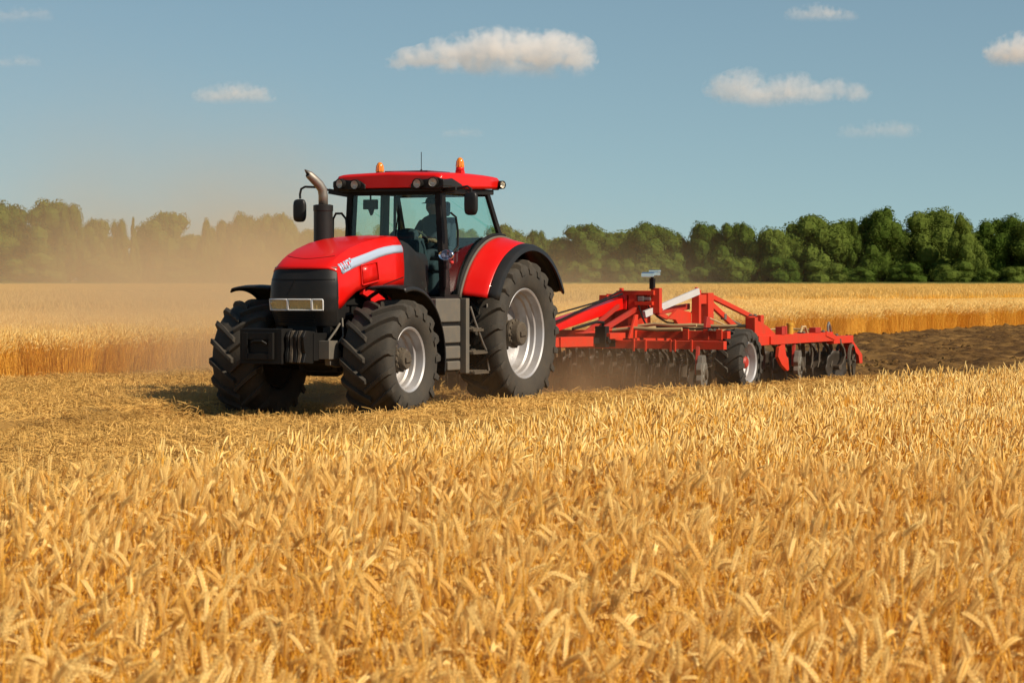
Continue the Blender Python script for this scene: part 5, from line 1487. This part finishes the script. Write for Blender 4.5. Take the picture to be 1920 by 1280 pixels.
CLOUDS = [
    (-32.0, 336.3, [(-140.0, -10.4, 13.6), (-120.0, -2.4, 17.0), (-96.0, -2.4, 20.4), (-68.0, 4.0, 25.4), (-40.0, 8.0, 28.8), (-12.0, 10.4, 32.2), (8.0, 26.4, 18.7), (9.6, 36.0, 10.2), (20.0, 8.0, 33.9), (44.0, 12.0, 28.8), (44.0, 26.4, 13.6), (72.0, 8.0, 32.2), (92.0, 16.0, 23.7), (100.0, 21.6, 18.7), (112.0, 5.6, 28.8), (124.0, -8.0, 23.7), (80.0, -16.0, 22.0), (32.0, -18.4, 18.7), (-16.0, -16.0, 20.4), (-64.0, -13.6, 17.0), (132.0, -28.0, 10.2), (64.0, -30.4, 11.0), (16.0, -30.4, 9.3)], 0.03, 'large white cumulus high above the tractor cab with a small tower on top', 16),
    (408.0, 276.3, [(-84.0, 9.6, 24.6), (-60.0, 17.6, 24.6), (-36.0, 0.0, 26.9), (-48.0, 4.0, 29.1), (-8.0, 4.0, 26.9), (16.0, 16.0, 20.2), (24.0, 4.0, 22.4), (56.0, 4.0, 17.9), (80.0, 9.6, 17.9), (108.0, 4.0, 15.7), (-32.0, -12.0, 13.4)], 0.017, 'ragged white cloud above the right part of the tree row', 11),
    (748.0, 337.9, [(-16.0, 6.4, 17.9), (0.0, -1.6, 24.6), (24.0, 2.4, 33.6), (52.0, -1.6, 33.6)], 0.03, 'bright small cloud cut off by the right border', 11),
    (468.0, 396.3, [(-36.0, -1.6, 15.7), (-12.0, 1.6, 17.9), (12.0, 0.0, 15.7), (36.0, -3.2, 11.2)], 0.017, 'small flat cloud near the top right of the sky', 8),
    (-416.0, 274.7, [(-36.0, -2.4, 17.9), (-16.0, 3.2, 20.2), (8.0, 3.2, 20.2), (32.0, 0.0, 17.9), (48.0, -4.8, 11.2)], 0.017, 'small soft cloud above the dusty trees on the left', 8),
    (548.0, 220.3, [(-36.0, -1.6, 15.7), (-8.0, 1.6, 17.9), (20.0, 0.0, 19.0), (40.0, 1.6, 15.7)], 0.008, 'faint low cloud above the broad trees on the right', 8),
    (-732.0, 393.9, [(-36.0, -0.8, 15.7), (-8.0, 0.0, 16.8), (24.0, 0.8, 13.4)], 0.008, 'faint flat cloud at the top left corner', 8),
    (-78.4, 218.7, [(-13.6, -0.8, 11.2), (6.4, 0.0, 12.3), (24.8, -0.8, 9.0)], 0.008, 'tiny faint cloud between the large cumulus and the cab', 6),
    (-744.0, 324.3, [(-20.0, 0.0, 13.4), (8.0, 1.6, 13.4), (28.0, 0.0, 9.0)], 0.008, 'faint wisp below the flat cloud at the left border', 6),
]
for x, z, puffs, dens, label, rim in CLOUDS: cloud(x, CD, z, puffs, dens, label, rim)

# ================================================================== DUST
def dust_mat(name, col, build):
    m = bpy.data.materials.new(name); m.use_nodes = True
    n, l = m.node_tree.nodes, m.node_tree.links; n.clear()
    tc = n.new('ShaderNodeTexCoord'); sp = n.new('ShaderNodeSeparateXYZ'); l.new(tc.outputs['Object'], sp.inputs[0])
    def mth(op, a, b=None, c=None):
        q = n.new('ShaderNodeMath'); q.operation = op
        for i, v in enumerate((a, b, c)):
            if v is None: continue
            if isinstance(v, (int, float)): q.inputs[i].default_value = v
            else: l.new(v, q.inputs[i])
        return q.outputs[0]
    def bell(x, c, s): return mth('EXPONENT', mth('MULTIPLY', mth('POWER', mth('ABSOLUTE', mth('DIVIDE', mth('SUBTRACT', x, c), s)), 2.0), -1.0))
    def noise(scale, detail, stretch=(1, 1, 1)):
        mp = n.new('ShaderNodeMapping'); mp.inputs['Scale'].default_value = stretch; l.new(tc.outputs['Object'], mp.inputs['Vector'])
        z = n.new('ShaderNodeTexNoise'); z.inputs['Scale'].default_value = scale; z.inputs['Detail'].default_value = detail; z.inputs['Roughness'].default_value = .55
        l.new(mp.outputs[0], z.inputs['Vector']); return z.outputs['Fac']
    d = build(sp.outputs[0], sp.outputs[1], sp.outputs[2], mth, bell, noise)
    v = n.new('ShaderNodeVolumePrincipled'); v.inputs['Color'].default_value = (*col, 1); v.inputs['Anisotropy'].default_value = .15
    l.new(d, v.inputs['Density'])
    o = n.new('ShaderNodeOutputMaterial'); l.new(v.outputs[0], o.inputs['Volume'])
    return m
def drift(x, y, z, mth, bell, noise):
    # x across, y away, z up; thick low behind the tractor, thinning upwards and outwards
    a = mth('MULTIPLY', bell(x, -7.2, 4.9), bell(z, 0.0, 3.1))
    b = mth('MULTIPLY', mth('MULTIPLY', bell(x, -15.5, 6.5), bell(z, 0.0, 3.0)), .22)
    c = mth('MULTIPLY', mth('MULTIPLY', bell(x, 2.5, 2.8), bell(z, .2, 2.0)), .28)
    t = mth('MULTIPLY', mth('MULTIPLY', bell(x, -10.5, 3.6), bell(z, 5.0, 2.2)), .05)
    q = mth('MULTIPLY', mth('MULTIPLY', bell(x, -5.2, 2.2), bell(y, 48, 5)), mth('MULTIPLY', bell(z, .2, 1.5), 2.6))
    s = mth('ADD', mth('ADD', mth('ADD', a, b), mth('ADD', c, t)), q)
    nz = mth('MAXIMUM', mth('MULTIPLY_ADD', noise(.24, 5, (1, .5, 1.2)), 4.6, -1.45), .10)
    near = mth('MULTIPLY', mth('SUBTRACT', 1.0, bell(y, 41, 5)), mth('SUBTRACT', 1.0, bell(y, 125, 15)))
    return mth('MULTIPLY', mth('MULTIPLY', s, nz), mth('MULTIPLY', near, .060))
M['dust'] = dust_mat('dust_in_the_air', (.82, .66, .42), drift)
M['dust'].cycles.volume_step_rate = .35
mb = MB(); mb.box(-30, 9, 42.8, 125, .02, 10.5)
tag(mb.build('dust', M['dust'], angle=0), 'pale dust drifting low over the far wheat left of the tractor', kind='stuff')
def kick(x, y, z, mth, bell, noise):
    # x along the machine (0 = rear axle), raised by wheels and discs
    a = mth('MULTIPLY', bell(x, -1.9, 1.1), mth('MULTIPLY', bell(y, .8, 2.0), bell(z, .1, .62)))
    b = mth('MULTIPLY', mth('MULTIPLY', bell(x, 1.8, 1.6), mth('MULTIPLY', bell(y, -.4, 1.5), bell(z, .1, .55))), .55)
    c = mth('MULTIPLY', mth('MULTIPLY', bell(x, -7.0, 2.6), mth('MULTIPLY', bell(y, 1.0, 2.0), bell(z, .1, .34))), .16)
    e = mth('MULTIPLY', mth('MULTIPLY', bell(x, 3.4, 1.2), mth('MULTIPLY', bell(y, -2.2, 1.0), bell(z, .1, .5))), .45)
    s = mth('ADD', mth('ADD', a, b), mth('ADD', c, e))
    nz = mth('MAXIMUM', mth('MULTIPLY_ADD', noise(1.3, 4), 3.0, -.7), .15)
    return mth('MULTIPLY', mth('MULTIPLY', s, nz), .42)
M['kicked'] = dust_mat('kicked_up_dust', (.74, .52, .30), kick)
M['kicked'].cycles.volume_step_rate = .35
mb = MB(); mb.box(-10.5, 5.2, -3.6, 3.4, .02, 1.7)
o = mb.build('dust_plume', M['kicked'], angle=0); o.location = ORG; o.rotation_euler = (0, 0, RZ)
tag(o, 'brown dust kicked up round the wheels and the discs', kind='stuff')
